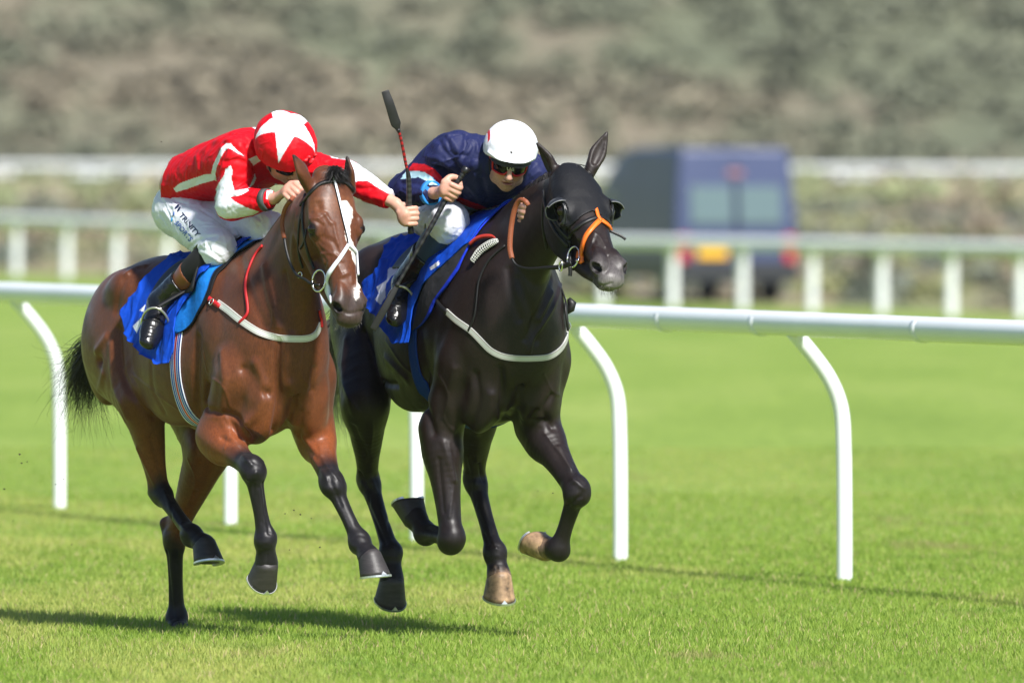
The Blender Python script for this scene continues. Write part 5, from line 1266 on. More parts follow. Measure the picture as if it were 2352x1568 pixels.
def strap(name, bvs, pts, wd, mt, parent, th=.004, off=.003, cols=None, n=6):
    p, nn = surf(bvs, pts, n, off)
    if isinstance(wd, (list, tuple)): wd = np.interp(np.linspace(0, 1, len(p)), np.linspace(0, 1, len(wd)), wd)
    else: wd = np.full(len(p), wd)
    tn = np.gradient(p, axis=0); s = np.cross(tn, nn); s /= np.linalg.norm(s, axis=1)[:, None] + 1e-9
    if cols is None: cols = [(0, None), (1, None)]
    us = [c[0] for c in cols]; V = []; cc = []; m = len(us)
    for i in range(len(p)):
        for u, c in cols: V.append(p[i] + s[i] * wd[i] * (u - .5) + nn[i] * th * (1 - abs(u - .5) * .5)); cc.append(c or (0, 0, 0))
        V.append(p[i] + s[i] * wd[i] * .5 - nn[i] * th); cc.append(cols[-1][1] or (0, 0, 0)); V.append(p[i] - s[i] * wd[i] * .5 - nn[i] * th); cc.append(cols[0][1] or (0, 0, 0))
    m += 2; F = [(i * m + q, i * m + (q + 1) % m, (i + 1) * m + (q + 1) % m, (i + 1) * m + q) for i in range(len(p) - 1) for q in range(m)]
    F += [tuple(range(m))[::-1], tuple(range((len(p) - 1) * m, len(p) * m))]
    return mesh_np(name, np.array(V), F, mt, parent, smooth=len(us) < 3, col=np.array(cc) if cols[0][1] else None)
def stripes(L):
    """[(width fraction, colour)] -> doubled columns so the colour edges stay crisp"""
    out = []; u = 0
    for w_, c in L: out += [(u, c), (u + w_ - 1e-4, c)]; u += w_
    return out
def drape(B, bv, rows, off, th, name, mt, parent, colf, nphi=70, ns=60, full=False, flare=0, amp=.0):
    """cloth over the back; rows = (angle in degrees from the top, s_back, s_front), mirrored to both sides"""
    ph = np.array([r[0] for r in rows]); sb = np.array([r[1] for r in rows]); sf = np.array([r[2] for r in rows]); mx = ph.max(); mn = ph.min()
    A = np.linspace(-mx, mx, nphi) if not full else np.linspace(mn, 360 - mn, nphi); V = []; NN = []
    for a in A:
        aa = abs(a) if not full else (a if a <= 180 else 360 - a)
        b_, f_ = np.interp(aa, ph, sb), np.interp(aa, ph, sf); r = math.radians(a); f_ = min(f_, -.30) if a < -8 and not full else f_
        d = B.D(0, math.sin(r), math.cos(r))
        for s in np.linspace(b_, f_, ns):
            o = B.L(s, 0, 1.2); h = bv.ray_cast(Vector(o + d * .62), Vector(-d))
            p = np.array(h[0]) if h[0] is not None else o + d * .3; V.append(p); NN.append(d)
    V = np.array(V).reshape(nphi, ns, 3); NN = np.array(NN).reshape(nphi, ns, 3)
    for _ in range(3 if nphi < 100 else 30):
        V[1:-1, 1:-1] = V[1:-1, 1:-1] * .5 + (V[:-2, 1:-1] + V[2:, 1:-1] + V[1:-1, :-2] + V[1:-1, 2:]) * .125
    e = np.minimum(np.abs(np.abs(A) - mx), 30)[:, None] / 30 if not full else np.ones((nphi, 1)); u = np.linspace(0, 1, ns)[None, :]
    fl = flare * (np.exp(-e * 6) + np.exp(-u * 9)) if flare else 0
    Vr = V.reshape(-1, 3); wv = (vnoise(Vr * (1, 1, .5), 13, 4, 2).reshape(nphi, ns) - .5) * amp * 2.4 + np.clip(1 - np.abs(vnoise(Vr * (1, 1, .45) + 2, 16, 6, 2).reshape(nphi, ns) - .5) * 9, 0, 1) * amp * .8; wv = wv * (1 if not flare else (.5 + np.exp(-e * 3) + np.exp(-u * 6)))
    T = V + NN * (off + fl + wv)[..., None]; Bt = T - NN * th
    V2 = np.concatenate([T.reshape(-1, 3), Bt.reshape(-1, 3)]); n = nphi * ns; I = np.arange(n).reshape(nphi, ns)
    F = np.stack([I[:-1, :-1].ravel(), I[:-1, 1:].ravel(), I[1:, 1:].ravel(), I[1:, :-1].ravel()], 1)
    ed = np.concatenate([I[0, :-1], I[:-1, -1], I[-1, :0:-1], I[:0:-1, 0]]); en = np.roll(ed, -1)
    F = np.concatenate([F, F[:, ::-1] + n, np.stack([ed, ed + n, en + n, en], 1)])
    return mesh_np(name, V2, F, mt, parent, col=colf(V2, np.tile(u, (nphi, 1)).ravel())), bvh_of(V2, F)
def edge_rows(B, bv, back, front):
    """picture points of both cloth edges -> (angle, s) tables"""
    def t(L):
        o = []
        for x, y in L:
            h = hit([bv], x, y)
            if h: s, tt, u = B.loc(h[0]); o.append((math.degrees(math.atan2(max(tt, 0), u - 1.2)), s))
        return sorted(o)
    b, f = t(back), t(front)
    if os.environ.get('DBG'): print('EDGES', [(round(a), round(s, 2)) for a, s in b], [(round(a), round(s, 2)) for a, s in f])
    f = [(a, min(s, -.05)) for a, s in f]
    A = np.linspace(0, max(b[-1][0], f[-1][0]), 30)
    return [(a, np.interp(a, [q[0] for q in b], [q[1] for q in b]), np.interp(a, [q[0] for q in f], [q[1] for q in f])) for a in A]
Z4 = lambda p: zpoly(p, 269.5, 520.6, .2344); Z5 = lambda p: zpoly(p, 826.9, 520.6, .2344); ZB = lambda p: zpoly(p, 612.5, 336.9, .2734); ZK = lambda p: zpoly(p, 1212.75, 287.9, .2539)
BLU = (.005, .062, .50); LB = (.012, .19, .66); BK = (.008, .008, .010); GRY = (.032, .032, .036)
def ring(name, c, nv, up, rx, ry, r, mt, parent, a0=0, a1=360, n=36):
    nv = nrm(nv); up = nrm(np.asarray(up) - nv * np.dot(up, nv)); sd = np.cross(nv, up)
    A = np.radians(np.linspace(a0, a1, n)); pts = [np.asarray(c) + sd * rx * math.cos(a) + up * ry * math.sin(a) for a in A]
    return mesh_np(name, *sweep(pts, r, 10), mt, parent)
# ---- bay
H = H1; bb = bay_bvh
def colpad(V, u):
    c = np.tile(np.array(LB), (len(V), 1)); uu = np.r_[u, u]; c[uu > .955] = BK; return c
pad, padb = drape(B1, bb, edge_rows(B1, bb, Z4([(700, 330), (480, 560), (400, 900), (420, 1040)]), Z4([(1310, 200), (1190, 262), (1000, 462), (930, 645), (870, 770), (760, 950), (660, 1040), (600, 1052)])), .010, .006, 'saddle_pad', M['bluecloth'], bay_root, colpad)
def colc(V, u):
    N = np.tile(np.array((0, -1., 0)), (len(V), 1)); return paint_polys(V, N, BLU, [(Z4([(150, 975), (200, 925), (235, 890), (222, 970), (190, 1040)]), WHT), (Z4([(215, 820), (275, 760), (262, 835)]), WHT)])
cl, clb = drape(B1, bb, edge_rows(B1, bb, Z4([(800, 240), (640, 330), (480, 400), (350, 520), (240, 680), (95, 850), (120, 960), (170, 1080), (290, 1220), (400, 1280), (495, 1320)]),
                Z4([(1180, 250), (1000, 350), (900, 470), (750, 680), (610, 900), (600, 1040), (590, 1210), (560, 1290)])), .022, .005, 'saddlecloth', M['bluecloth'], bay_root, colc, 260, 210, flare=.012, amp=.008)
rows = [(a, -.83, -.36 - .0 * a) for a in np.linspace(0, 48, 8)]
drape(B1, bb, rows, .034, .012, 'saddle', M['leather'], bay_root, lambda V, u: np.zeros((len(V), 3)), 40, 30)
rows = edge_rows(B1, bb, Z4([(500, 1120), (520, 1300), (570, 1560), (640, 1800)]), Z4([(640, 1120), (640, 1300), (690, 1560), (760, 1800)]))
def colg(V, u):
    uu = np.r_[u, u]; c = np.tile(np.array(BLU), (len(V), 1))
    for a, b, q in ((.0, .05, WHT), (.20, .25, WHT), (.36, .42, WHT), (.42, .58, (.6, .02, .03)), (.58, .64, WHT), (.75, .80, WHT), (.95, 1.01, WHT)): c[(uu >= a) & (uu < b)] = q
    return c
s_mid = B1.loc(hit([bb], *Z4([(575, 1400)])[0])[0])[0]
drape(B1, bb, [(70, s_mid - .035, s_mid + .035), (120, s_mid - .035, s_mid + .035), (180, s_mid - .02, s_mid + .05)], .006, .004, 'girth', M['strap'], bay_root, colg, 60, 60, full=True)
BV = [padb, clb, bb]
bp = [(0, (.62, .63, .60)), (.12, (.62, .63, .60)), (.121, (.20, .03, .04)), (.17, (.20, .03, .04)), (.171, (.60, .62, .58)), (.83, (.60, .62, .58)), (.831, (.20, .03, .04)), (.88, (.20, .03, .04)), (.881, (.62, .63, .60)), (1, (.62, .63, .60))]
bpo = strap('breastplate', BV, Z4([(985, 745), (1090, 820), (1200, 910), (1350, 1010), (1450, 1055), (1600, 1088), (1750, 1098), (1880, 1088), (1950, 1040), (1985, 955)]), .027, M['strap'], bay_root, cols=bp)
rd = [(0, (.50, .010, .014)), (1, (.50, .010, .014))]
strap('breastplate_strap', BV, Z4([(760, 605), (880, 690), (1015, 785)]), (.022, .021, .019), M['strap'], bpo, cols=rd, off=.008)
strap('neck_strap', BV, Z4([(1430, 190), (1370, 260), (1320, 350), (1270, 500), (1260, 620), (1280, 760), (1278, 860), (1200, 945)]), .0115, M['strap'], bpo, cols=rd, off=.006)
strap('side_strap', BV, Z4([(1985, 985), (1980, 920), (1968, 860), (1962, 820)]), .014, M['strap'], bpo, cols=rd, off=.010)
h = hit(BV, *Z4([(940, 745)])[0]); ring('buckle', np.array(h[0]) + np.array(h[1]) * .012, h[1], (.5, 0, .6), .010, .013, .0022, M['metal'], bpo)
def bridle(root): 
    return None
br = strap('bridle', [bb], ZB([(285, 492), (330, 440), (400, 352), (470, 306), (560, 294), (640, 300), (690, 325), (728, 365)]), .0145, M['leather'], root_b := bay_root, off=.004)
br['label'] = 'black leather bridle'
strap('cheekpiece', [bb], ZB([(322, 400), (312, 480), (302, 560), (310, 700), (335, 840), (368, 950), (402, 1030)]), .0115, M['leather'], br)
strap('throat_lash', [bb], ZB([(318, 480), (285, 600), (272, 720), (268, 850), (285, 950), (305, 1020)]), .0075, M['leather'], br)
strap('strap_end', [bb], ZB([(335, 690), (325, 780), (285, 860)]), .006, M['leather'], br)
wl_ = [(0, (.02, .02, .02)), (.12, (.02, .02, .02)), (.121, WHT), (.88, WHT), (.881, (.02, .02, .02)), (1, (.02, .02, .02))]
strap('face_strap', [bb], ZB([(530, 200), (548, 245), (575, 330), (600, 430), (640, 600), (680, 770), (688, 840)]), .0125, M['strap'], br, cols=wl_, off=.006)
ww = [(0, WHT), (1, WHT)]
strap('noseband', [bb], ZB([(680, 826), (620, 930), (560, 1020), (520, 1100), (522, 1200), (548, 1300)]), (.014, .015, .017, .024, .030, .014), M['strap'], br, cols=ww, off=.007)
strap('noseband', [bb], ZB([(690, 826), (740, 880), (778, 950), (800, 1030), (812, 1075)]), (.014, .013, .012, .012), M['strap'], br, cols=ww, off=.007)
def bit(H, bv, px, py, root, out=.008):
    h = hit([bv], px, py); c = np.array(h[0]) - H.r * 0 + H.r * out; nv = H.r * .85 + H.n * .35
    ring('bit_ring', c, nv, H.n * .4 - H.a, .036, .044, .0042, M['metal'], root)
    return c
cb = bit(H1, bb, *ZB([(462, 1125)])[0], br, .012)
for (x, y, u_) in ((285, 1075, 1), (555, 215, 0)):
    h = hit([bb], *ZB([(x, y)])[0])
    if h: ring('buckle', np.array(h[0]) + np.array(h[1]) * .006, np.array((-.5, -.8, .1)) if u_ else h[1], (0.5, 0, 1), .010, .012, .0024, M['metal'], br)
dn = DY(cb)
rr = strap('reins', [bb], [(734, 655, dn - .03), (716, 652, dn + .00), (700, 641, dn + .03), (681, 631, dn + .06), (666, 603, dn + .12), (657, 572, dn + .15), (653, 546, dn + .17)], .011, M['leather'], bay_root, n=5)
strap('rein_grip', [bb], [(653, 548, dn + .17), (648, 520, dn + .18), (650, 495, dn + .18), (657, 474, dn + .16), (668, 460, dn + .12), (676, 448, DY(JR['hdR']))], .017, M['rein'], rr, th=.005, n=5)
# ---- dark horse
bb2 = drk_bvh
def mono(c): return lambda V, u: np.tile(np.array(c), (len(V), 1))
cl2, clb2 = drape(B2, bb2, edge_rows(B2, bb2, Z5([(700, 110), (530, 170), (400, 180), (275, 245), (265, 340), (255, 450), (160, 530), (85, 610), (95, 760), (160, 830), (240, 890), (420, 1110)]),
                  Z5([(1330, 90), (1100, 180), (900, 350), (780, 460), (620, 640), (560, 800), (545, 1000), (540, 1120)])), .022, .005, 'saddlecloth', M['bluecloth'], drk_root,
                  lambda V, u: paint_polys(V, np.tile(np.array((0, -1., 0)), (len(V), 1)), BLU, [(Z5([(275, 410), (375, 372), (395, 440), (310, 482), (255, 560), (248, 620), (250, 690), (200, 765), (145, 712), (185, 655), (160, 590), (265, 520)]), WHT), (Z5([(680, 400), (770, 335), (780, 370), (700, 425)]), WHT)]), 260, 210, flare=.012, amp=.008)
def colp(V, u):
    uu = np.r_[u, u]; c = np.tile(np.array(GRY), (len(V), 1)); c[uu > .90] = (.010, .035, .50); return c
pad2, padb2 = drape(B2, bb2, edge_rows(B2, bb2, Z5([(1080, 160), (1000, 250), (800, 420), (680, 560), (600, 760), (560, 950), (545, 1010)]), Z5([(1400, 130), (1290, 220), (1140, 345), (1000, 450), (870, 600), (770, 720), (700, 880), (640, 960), (560, 1010)])), .016, .008, 'saddle_pad', M['bluecloth'], drk_root, colp)
drape(B2, bb2, [(a, -.80, -.36) for a in np.linspace(0, 44, 8)], .034, .012, 'saddle', M['leather'], drk_root, lambda V, u: np.zeros((len(V), 3)), 40, 30)
s_mid = B2.loc(hit([bb2], *Z5([(555, 1400)])[0])[0])[0]
drape(B2, bb2, [(70, s_mid - .035, s_mid + .025), (180, s_mid - .03, s_mid + .03)], .006, .004, 'girth', M['bluecloth'], drk_root, mono((.008, .04, .26)), 60, 10, full=True)
BV2 = [padb2, clb2, bb2]
bp2 = strap('breastplate', BV2, Z5([(850, 830), (950, 920), (1080, 1010), (1180, 1110), (1280, 1210), (1400, 1268), (1550, 1288), (1700, 1288), (1850, 1272), (1960, 1200), (2020, 1100), (2030, 1000)]), .024, M['strap'], drk_root, cols=[(u, tuple(np.array(c) * (.80 if c[1] > .1 else 1))) for u, c in bp])
strap('breastplate_strap', BV2, Z5([(745, 480), (728, 600), (745, 690), (790, 770), (860, 840)]), (.011, .013, .018, .020), M['leather'], bp2, off=.008)
strap('neck_strap', BV2, Z5([(1430, 185), (1270, 330), (1175, 520), (1150, 700), (1128, 880), (1070, 1020)]), .0085, M['leather'], bp2, off=.006)
strap('side_strap', BV2, Z5([(2015, 1010), (2000, 900), (1992, 790), (2000, 700)]), .026, M['leather'], bp2, off=.012)
q = P(1306, 702, DY(B2.Q(1300, 700, .0))); 
mesh_np('strap_keeper', *sweep([q + np.array((-.012, 0, -.03)), q + np.array((.008, 0, -.012)), q + np.array((.014, 0, .01)), q + np.array((.0, 0, .03))], [.010, .018, .019, .008], 12), M['leather'], bp2)
ring('buckle', q + np.array((-.004, -.01, -.085)), (0.3, -1, 0), (0, 0, 1), .013, .017, .003, M['metal'], bp2)
# net covered roll beside the pommel
p, nn = surf(BV2, Z5([(1125, 345), (1200, 250), (1290, 185), (1365, 150)]), 10, .014); V = []; cc = []; nc = 16
tn = np.gradient(p, axis=0)
for i in range(len(p)):
    s_ = nrm(np.cross(tn[i], nn[i])); R_ = .016 * math.sin(math.pi * min(1, max(.12, (i + 2) / (len(p) + 2)))) ** .3
    for j in range(nc):
        a = 2 * math.pi * j / nc; V.append(p[i] + (s_ * math.cos(a) * 1.0 + nn[i] * math.sin(a) * .7) * R_)
F = [(i * nc + j, i * nc + (j + 1) % nc, (i + 1) * nc + (j + 1) % nc, (i + 1) * nc + j) for i in range(len(p) - 1) for j in range(nc)]
roll = mesh_np('pommel_roll', np.array(V), F, M['leather'], drk_root)
V = np.array(V).reshape(len(p), nc, 3); net = []
for j in range(0, nc, 2):
    net.append(sweep([V[i, j] + nn[i] * .0015 for i in range(len(p))], .0013, 5))
for i in range(0, len(p), 2):
    net.append(sweep([V[i, j % nc] + (V[i, j % nc] - p[i]) * .08 for j in range(nc + 1)], .0013, 5))
mesh_np('net', *join(net), mat('white_net', (.75, .75, .72), .6), roll)
strap('wither_cover', BV2, Z5([(1100, 190), (1160, 140), (1230, 115), (1310, 112), (1345, 125)]), (.012, .016, .014, .006), M['strap'], drk_root, cols=[(0, (.42, .03, .02)), (1, (.42, .03, .02))], off=.016, th=.006)
# hood: a thin shell over the head
K = H2; V = dV; hx, hy, hz = K.loc(V)
Vm = V.copy(); m = hy < 0; Vm[m] = K(0, 0, 0) + (K.a * (hx[m] * K.k)[:, None] + K.r * (-hy[m] * WY * K.k)[:, None] + K.n * (hz[m] * K.k)[:, None])
px, py = pix(Vm)
hoodp = ZK([(165, 420), (140, 600), (130, 760), (140, 1060), (170, 1130), (250, 1260), (400, 1330), (425, 1340), (400, 1150), (370, 1020), (355, 950), (420, 890), (500, 820), (610, 768), (760, 800), (760, 560), (640, 400), (560, 330), (430, 290), (330, 310), (300, 350), (230, 420)])
ok = inpoly(px, py, hoodp) & (hx > -.09) & (hx < .40) & (np.abs(hy) < .13) & (hz > -.30) & (hz < .08)
# the frontal edge, on both sides of the centre line
for sg in (1, -1):
    ok &= np.linalg.norm((V - K(.204, sg * .098, -.056)), axis=1) > .045
for (bp_, tp, op_, wd) in K.ears:
    d_, tt = segd(V, bp_, tp); ok &= ~((d_ < .042) & (tt > .02))
f = ok[dQ].all(1); Qh = dQ[f]; used = np.unique(Qh); mp = np.full(len(V), -1); mp[used] = np.arange(len(used))
Nn = vnormals(dV, dQ)[used]; Vh = V[used] + Nn * .0055; Vb = V[used] + Nn * .001; n = len(used); q = mp[Qh]
ed = np.concatenate([q[:, [i, (i + 1) % 4]] for i in range(4)]); key = ed[:, 0] * n + ed[:, 1]; rev = ed[:, 1] * n + ed[:, 0]; be = ed[~np.isin(key, rev)]
# even out the cut edge
mk = np.zeros(n); mk[be.ravel()] = 1; nb = {}
for a, b in be.tolist(): nb.setdefault(a, []).append(b); nb.setdefault(b, []).append(a)
for _ in range(8):
    Vn = Vh.copy()
    for a, L_ in nb.items():
        if len(L_) == 2: Vn[a] = Vh[a] * .4 + (Vh[L_[0]] + Vh[L_[1]]) * .3
    Vh = Vn
hood = mesh_np('hood', np.r_[Vh, Vb], np.concatenate([q, q[:, ::-1] + n, np.stack([be[:, 1], be[:, 0], be[:, 0] + n, be[:, 1] + n], 1)]), M['hood'], drk_root)
hood['label'] = 'black blinker hood with eye cups'
hb2 = bvh_of(Vh, q)
for sg in (1, -1):
    c = K(.204, sg * .095, -.056); out = K.r * sg; bk = -K.a; nn_ = K.n
    # flat ring round the eye, laid on the hood
    V = []; nA = 40; F = []
    for j in range(nA):
        b = 2 * math.pi * j / nA
        for i, r in enumerate((.047, .055, .062, .070)):
            d = (nn_ * math.cos(b) + bk * math.sin(b)); rr_ = r * (1.0 if math.sin(b) < 0 else .92) * K.k; o = c + d * rr_ + out * .12
            h = bb2.find_nearest(Vector(c + d * rr_ - out * .004)); p_ = np.array(h[0]) + np.array(h[1]) * (.0095 - .001 * (i in (0, 3))) if h[0] is not None else c + d * rr_
            V.append(p_)
    for j in range(nA):
        for i in range(3): F.append((j * 4 + i, j * 4 + i + 1, ((j + 1) % nA) * 4 + i + 1, ((j + 1) % nA) * 4 + i))
    V = np.array(V); nV = len(V)
    V = np.r_[V, V - out * .004]; F += [tuple(x + nV for x in f_[::-1]) for f_ in F]
    for j in range(nA):
        for i in (0, 3): a_, b_ = j * 4 + i, ((j + 1) % nA) * 4 + i; F.append((a_, b_, b_ + nV, a_ + nV))
    er = mesh_np('eye_ring', V, F, M['cup'], hood)
    # cup: part of a bowl rising behind the eye
    V = []; F = []; nb_, ng = 26, 10; R_ = .057 * K.k
    for side_ in (0, .0035):
        for i in range(ng):
            g = math.radians(-12 + 82 * i / (ng - 1))
            for j in range(nb_):
                b = math.radians(8 + 164 * j / (nb_ - 1)); rr_ = R_ - side_
                V.append(c + (nn_ * math.cos(b) + bk * math.sin(b)) * rr_ * math.cos(g) + out * (rr_ * math.sin(g) * 1.0 - .008))
    n_ = nb_ * ng
    for i in range(ng - 1):
        for j in range(nb_ - 1):
            a_ = i * nb_ + j; F.append((a_, a_ + 1, a_ + nb_ + 1, a_ + nb_)); F.append((a_ + n_, a_ + nb_ + n_, a_ + nb_ + 1 + n_, a_ + 1 + n_))
    ed_ = [j for j in range(nb_)] + [i * nb_ + nb_ - 1 for i in range(1, ng)] + [(ng - 1) * nb_ + j for j in range(nb_ - 2, -1, -1)] + [i * nb_ for i in range(ng - 2, 0, -1)]
    for i in range(len(ed_)): F.append((ed_[i], ed_[i] + n_, ed_[(i + 1) % len(ed_)] + n_, ed_[(i + 1) % len(ed_)]))
    cup = mesh_np('blinker_cup', np.array(V), F, M['cup'], hood)
    rim = [V[i * nb_] for i in range(ng)] + [V[(ng - 1) * nb_ + j] for j in range(nb_)] + [V[i * nb_ + nb_ - 1] for i in range(ng - 1, -1, -1)]
    mesh_np('rim', *sweep(rim, .0022, 8), mat('rim', (.16, .16, .17), .35), cup)
BH = [hb2, bb2]
b2 = strap('bridle', BH, ZK([(368, 1030), (400, 970), (480, 900), (580, 850), (660, 834), (715, 862), (748, 915)]), .017, M['leather'], drk_root, off=.005)
b2['label'] = 'black leather bridle'
strap('cheekpiece', BH, ZK([(142, 590), (152, 700), (190, 840), (250, 960), (320, 1050), (362, 1100)]), .0125, M['leather'], b2)
strap('cheekpiece', BH, ZK([(215, 830), (290, 940), (372, 1030)]), .0105, M['leather'], b2)
strap('throat_lash', BH, ZK([(150, 620), (135, 760), (138, 920), (155, 1040), (170, 1120)]), .008, M['leather'], b2)
strap('cheekpiece', BH, ZK([(372, 1040), (385, 1160), (375, 1260)]), .014, M['leather'], b2)
strap('face_strap', BH, ZK([(608, 770), (622, 830), (650, 880)]), .0135, M['orange'], b2, off=.012)
strap('noseband', BH, ZK([(655, 868), (720, 918), (768, 980), (800, 1060)]), (.020, .019, .018, .016), M['orange'], b2, off=.009)
strap('noseband', BH, ZK([(645, 868), (585, 935), (530, 1015), (503, 1110), (496, 1180), (500, 1250)]), (.020, .020, .021, .021, .024, .026, .020), M['orange'], b2, off=.009)
h = hit(BH, *ZK([(482, 1190)])[0])
def disc(name, c, nv, up, rx, ry, th, mt, parent, n=32):
    nv = nrm(nv); up = nrm(np.asarray(up) - nv * np.dot(up, nv)); sd = np.cross(nv, up); rings = []
    for (f, z) in ((.0, 0), (.97, 0), (1, .3), (1, .7), (.97, 1), (0, 1)):
        a = np.linspace(0, 2 * math.pi, n, endpoint=False); rings.append(np.asarray(c) + nv * th * z + (np.cos(a)[:, None] * sd * rx + np.sin(a)[:, None] * up * ry) * max(f, .02))
    return mesh_np(name, *ring_loft(rings), mt, parent)
disc('bit_guard', np.array(h[0]) + np.array(h[1]) * .004, h[1], -K.a, .026, .030, .006, M['orange'], b2)
cb2 = bit(H2, bb2, *ZK([(440, 1190)])[0], b2, .014)
h = hit(BH, *ZK([(473, 1235)])[0]); disc('bit_boss', np.array(h[0]) + np.array(h[1]) * .012, h[1], -K.a, .009, .009, .008, M['metal'], b2)
d2 = DY(cb2)
rr = strap('reins', BH, [(1312, 604, d2 - .02), (1289, 613, d2 + .03), (1251, 615, d2 + .10), (1213, 617, d2 + .18), (1186, 609, d2 + .23), (1175, 592, d2 + .25)], (.022, .020, .012, .010, .010), M['leather'], drk_root, n=5)
strap('rein_grip', BH, [(1176, 594, d2 + .25), (1171, 566, d2 + .26), (1175, 515, d2 + .27), (1183, 478, d2 + .26), (1194, 460, d2 + .24), (1207, 463, d2 + .22), (1213, 472, d2 + .22)], .021, M['rein'], rr, th=.005, n=6)
ring('rein_ring', P(1288, 611, d2 + .0), (-.8, -.5, 0), (.3, 0, 1), .012, .020, .003, M['metal'], rr)
strap('strap_end', BH, [(1309, 612, d2 - .03), (1310, 625, d2 - .03), (1309, 634, d2 - .03)], .016, M['leather'], b2)
strap('strap_end', BH, [(1400, 530, DY(K(.42, -.07, -.05)) - .0), (1426, 542, DY(K(.42, -.07, -.05))), (1437, 550, DY(K(.42, -.07, -.05)))], .011, M['leather'], b2)
# ---- stirrups with leathers
def stirrup(B, an, to, root, top_px, lthdY, f=.52):
    an = np.asarray(an); to = np.asarray(to); dv = nrm(to - an); c = lerp(an, to, f); up = nrm(B.D(.2, 0, 1) - dv * np.dot(B.D(.2, 0, 1), dv)); sd = np.cross(dv, up)
    pts = []
    for a in np.linspace(-205, 25, 30):
        r = math.radians(a); pts.append(c + sd * .055 * math.cos(r) * 1.05 - up * (.062 * math.sin(r)) )
    pts = [c - up * .045 + sd * x for x in np.linspace(-.052, .052, 5)] ; arc = [c + sd * .058 * math.cos(t) + up * (-.02 + .10 * math.sin(t)) for t in np.linspace(0, math.pi, 22)]
    loop = [c - up * .048 + sd * x for x in (-.05, -.02, .02, .05)] + arc + [c - up * .048 - sd * .05]
    st = mesh_np('stirrup', *sweep(np.array(loop), .0052, 8), mat('stirrup_metal', (.62, .60, .50), .3, metal=.8), root)
    tp = c + up * .08
    e = P(*top_px, lthdY)
    pts = catmull([tp, lerp(tp, e, .5), e], 5); mesh_np('stirrup_leather', *strip(pts, None, .016, .004, [np.array((-.6, -.7, .2))] * len(pts)), M['leather'], st)
stirrup(B1, JR['anR'], JR['toR'], bay_root, (446, 655), DY(B1.Q(446, 655, -.45)))
stirrup(B2, JN['anR'], JN['toR'], drk_root, (1005, 615), DY(B2.Q(1005, 615, -.42)))
for B_, J_, rt in ((B1, JR, bay_root), (B2, JN, drk_root)):
    a = B_.loc(J_['anL']); tp = B_.L(a[0] + .1, -.26, 1.45); pp = pix(np.array([tp])); stirrup(B_, J_['anL'], J_['toL'], rt, (pp[0][0], pp[1][0]), tp[1] - D0)
# ---- wrist bands and whips
def band(rb, J, s, f0, r0, wd, col, name, root):
    el, wr = J['eb' + s], J['wr' + s]; c = lerp(el, wr, f0); d = nrm(np.asarray(wr) - el)
    mesh_np(name, *sweep([c - d * wd / 2, c - d * wd / 2.01, c + d * wd / 2.01, c + d * wd / 2], [r0 * .97, r0, r0 * .97, r0 * .94], 28), mat(name, col, .6), root)
band(R1, JR, 'R', .80, .0475, .026, (.06, .07, .07), 'grey_armband', r1)
band(R2, JN, 'R', .86, .0520, .022, (.02, .22, .62), 'blue_wristband', r2)
def whip(pts, rad, cols, flap, label, cat='whip'):
    pp = catmull(pts, 10); n = len(pp); f = np.linspace(0, 1, n); r = np.interp(f, [a for a, b in rad], [b for a, b in rad])
    i1 = int(n * flap)
    V, F = sweep(pp[:i1 + 1], r[:i1 + 1], 14); k = 14
    c = np.zeros((len(V), 3))
    for i in range(i1 + 1): c[i * k:(i + 1) * k] = cols(f[i], i)
    root = empty('riding_whip', pp[0], label, 'whip', 'riding whips')
    mesh_np('shaft', V, F, M['whip'], root, col=c)
    fl = pp[i1 - 1:]; wd = r[i1 - 1:] * 2
    Vf, Ff = strip(fl, None, wd, .008, [np.array((.1, -1., .1))] * len(fl)); o = mesh_np('flap', Vf, Ff, M['leather'], root)
    m_ = o.modifiers.new('b', 'BEVEL'); m_.width = .0025; m_.segments = 2
    mesh_np('butt_cap', *sweep([pp[0] - nrm(pp[1] - pp[0]) * .012, pp[0] - nrm(pp[1] - pp[0]) * .008, pp[0] + nrm(pp[1] - pp[0]) * .012, pp[0] + nrm(pp[1] - pp[0]) * .016], [r[0] * .8, r[0] * 1.25, r[0] * 1.2, r[0]], 14), M['blackrubber'], root)
    return root
M['whip'] = mat('whip_shaft', vcol=True, rough=.35, bump=.3, bscale=300, bdist=.001)
dh = DY(JR['hdL'])
def wc(f, i):
    if f < .40: return (.010, .010, .010) if i % 2 else (.045, .045, .045)
    if .44 < f < .655: return (.42, .008, .012) if i % 2 else (.012, .010, .010)
    return (.012, .011, .011)
whip([P(944, 531, dh), P(941, 505, dh), P(940, 470, dh), P(938.5, 410, dh - .02), P(931, 371, dh - .03), P(919, 312, dh - .05), P(907, 278, dh - .06), P(895, 240, dh - .07), P(884, 209, dh - .07)],
     [(0, .011), (.2, .012), (.38, .0105), (.45, .0065), (.64, .0062), (.68, .010), (.72, .021), (.9, .0185), (1, .0155)], wc, .67, 'black whip with red banded shaft held upright by the rider in red')
dh = DY(JN['hdR'])
whip([P(1070, 390, dh), P(1056, 410, dh), P(1036, 437, dh), P(1012, 480, dh - .01), P(988, 524, dh - .02), P(950, 590, dh - .03), P(914, 652, dh - .04), P(885, 705, dh - .05), P(856, 757, dh - .05)],
     [(0, .0145), (.06, .012), (.3, .0115), (.5, .0105), (.62, .007), (.74, .0075), (.78, .012), (.9, .0155), (1, .0145)], lambda f, i: (.010, .010, .010) if i % 3 else (.035, .035, .035), .76, 'all black whip with ribbed grip pointing down past the navy rider\'s boot')
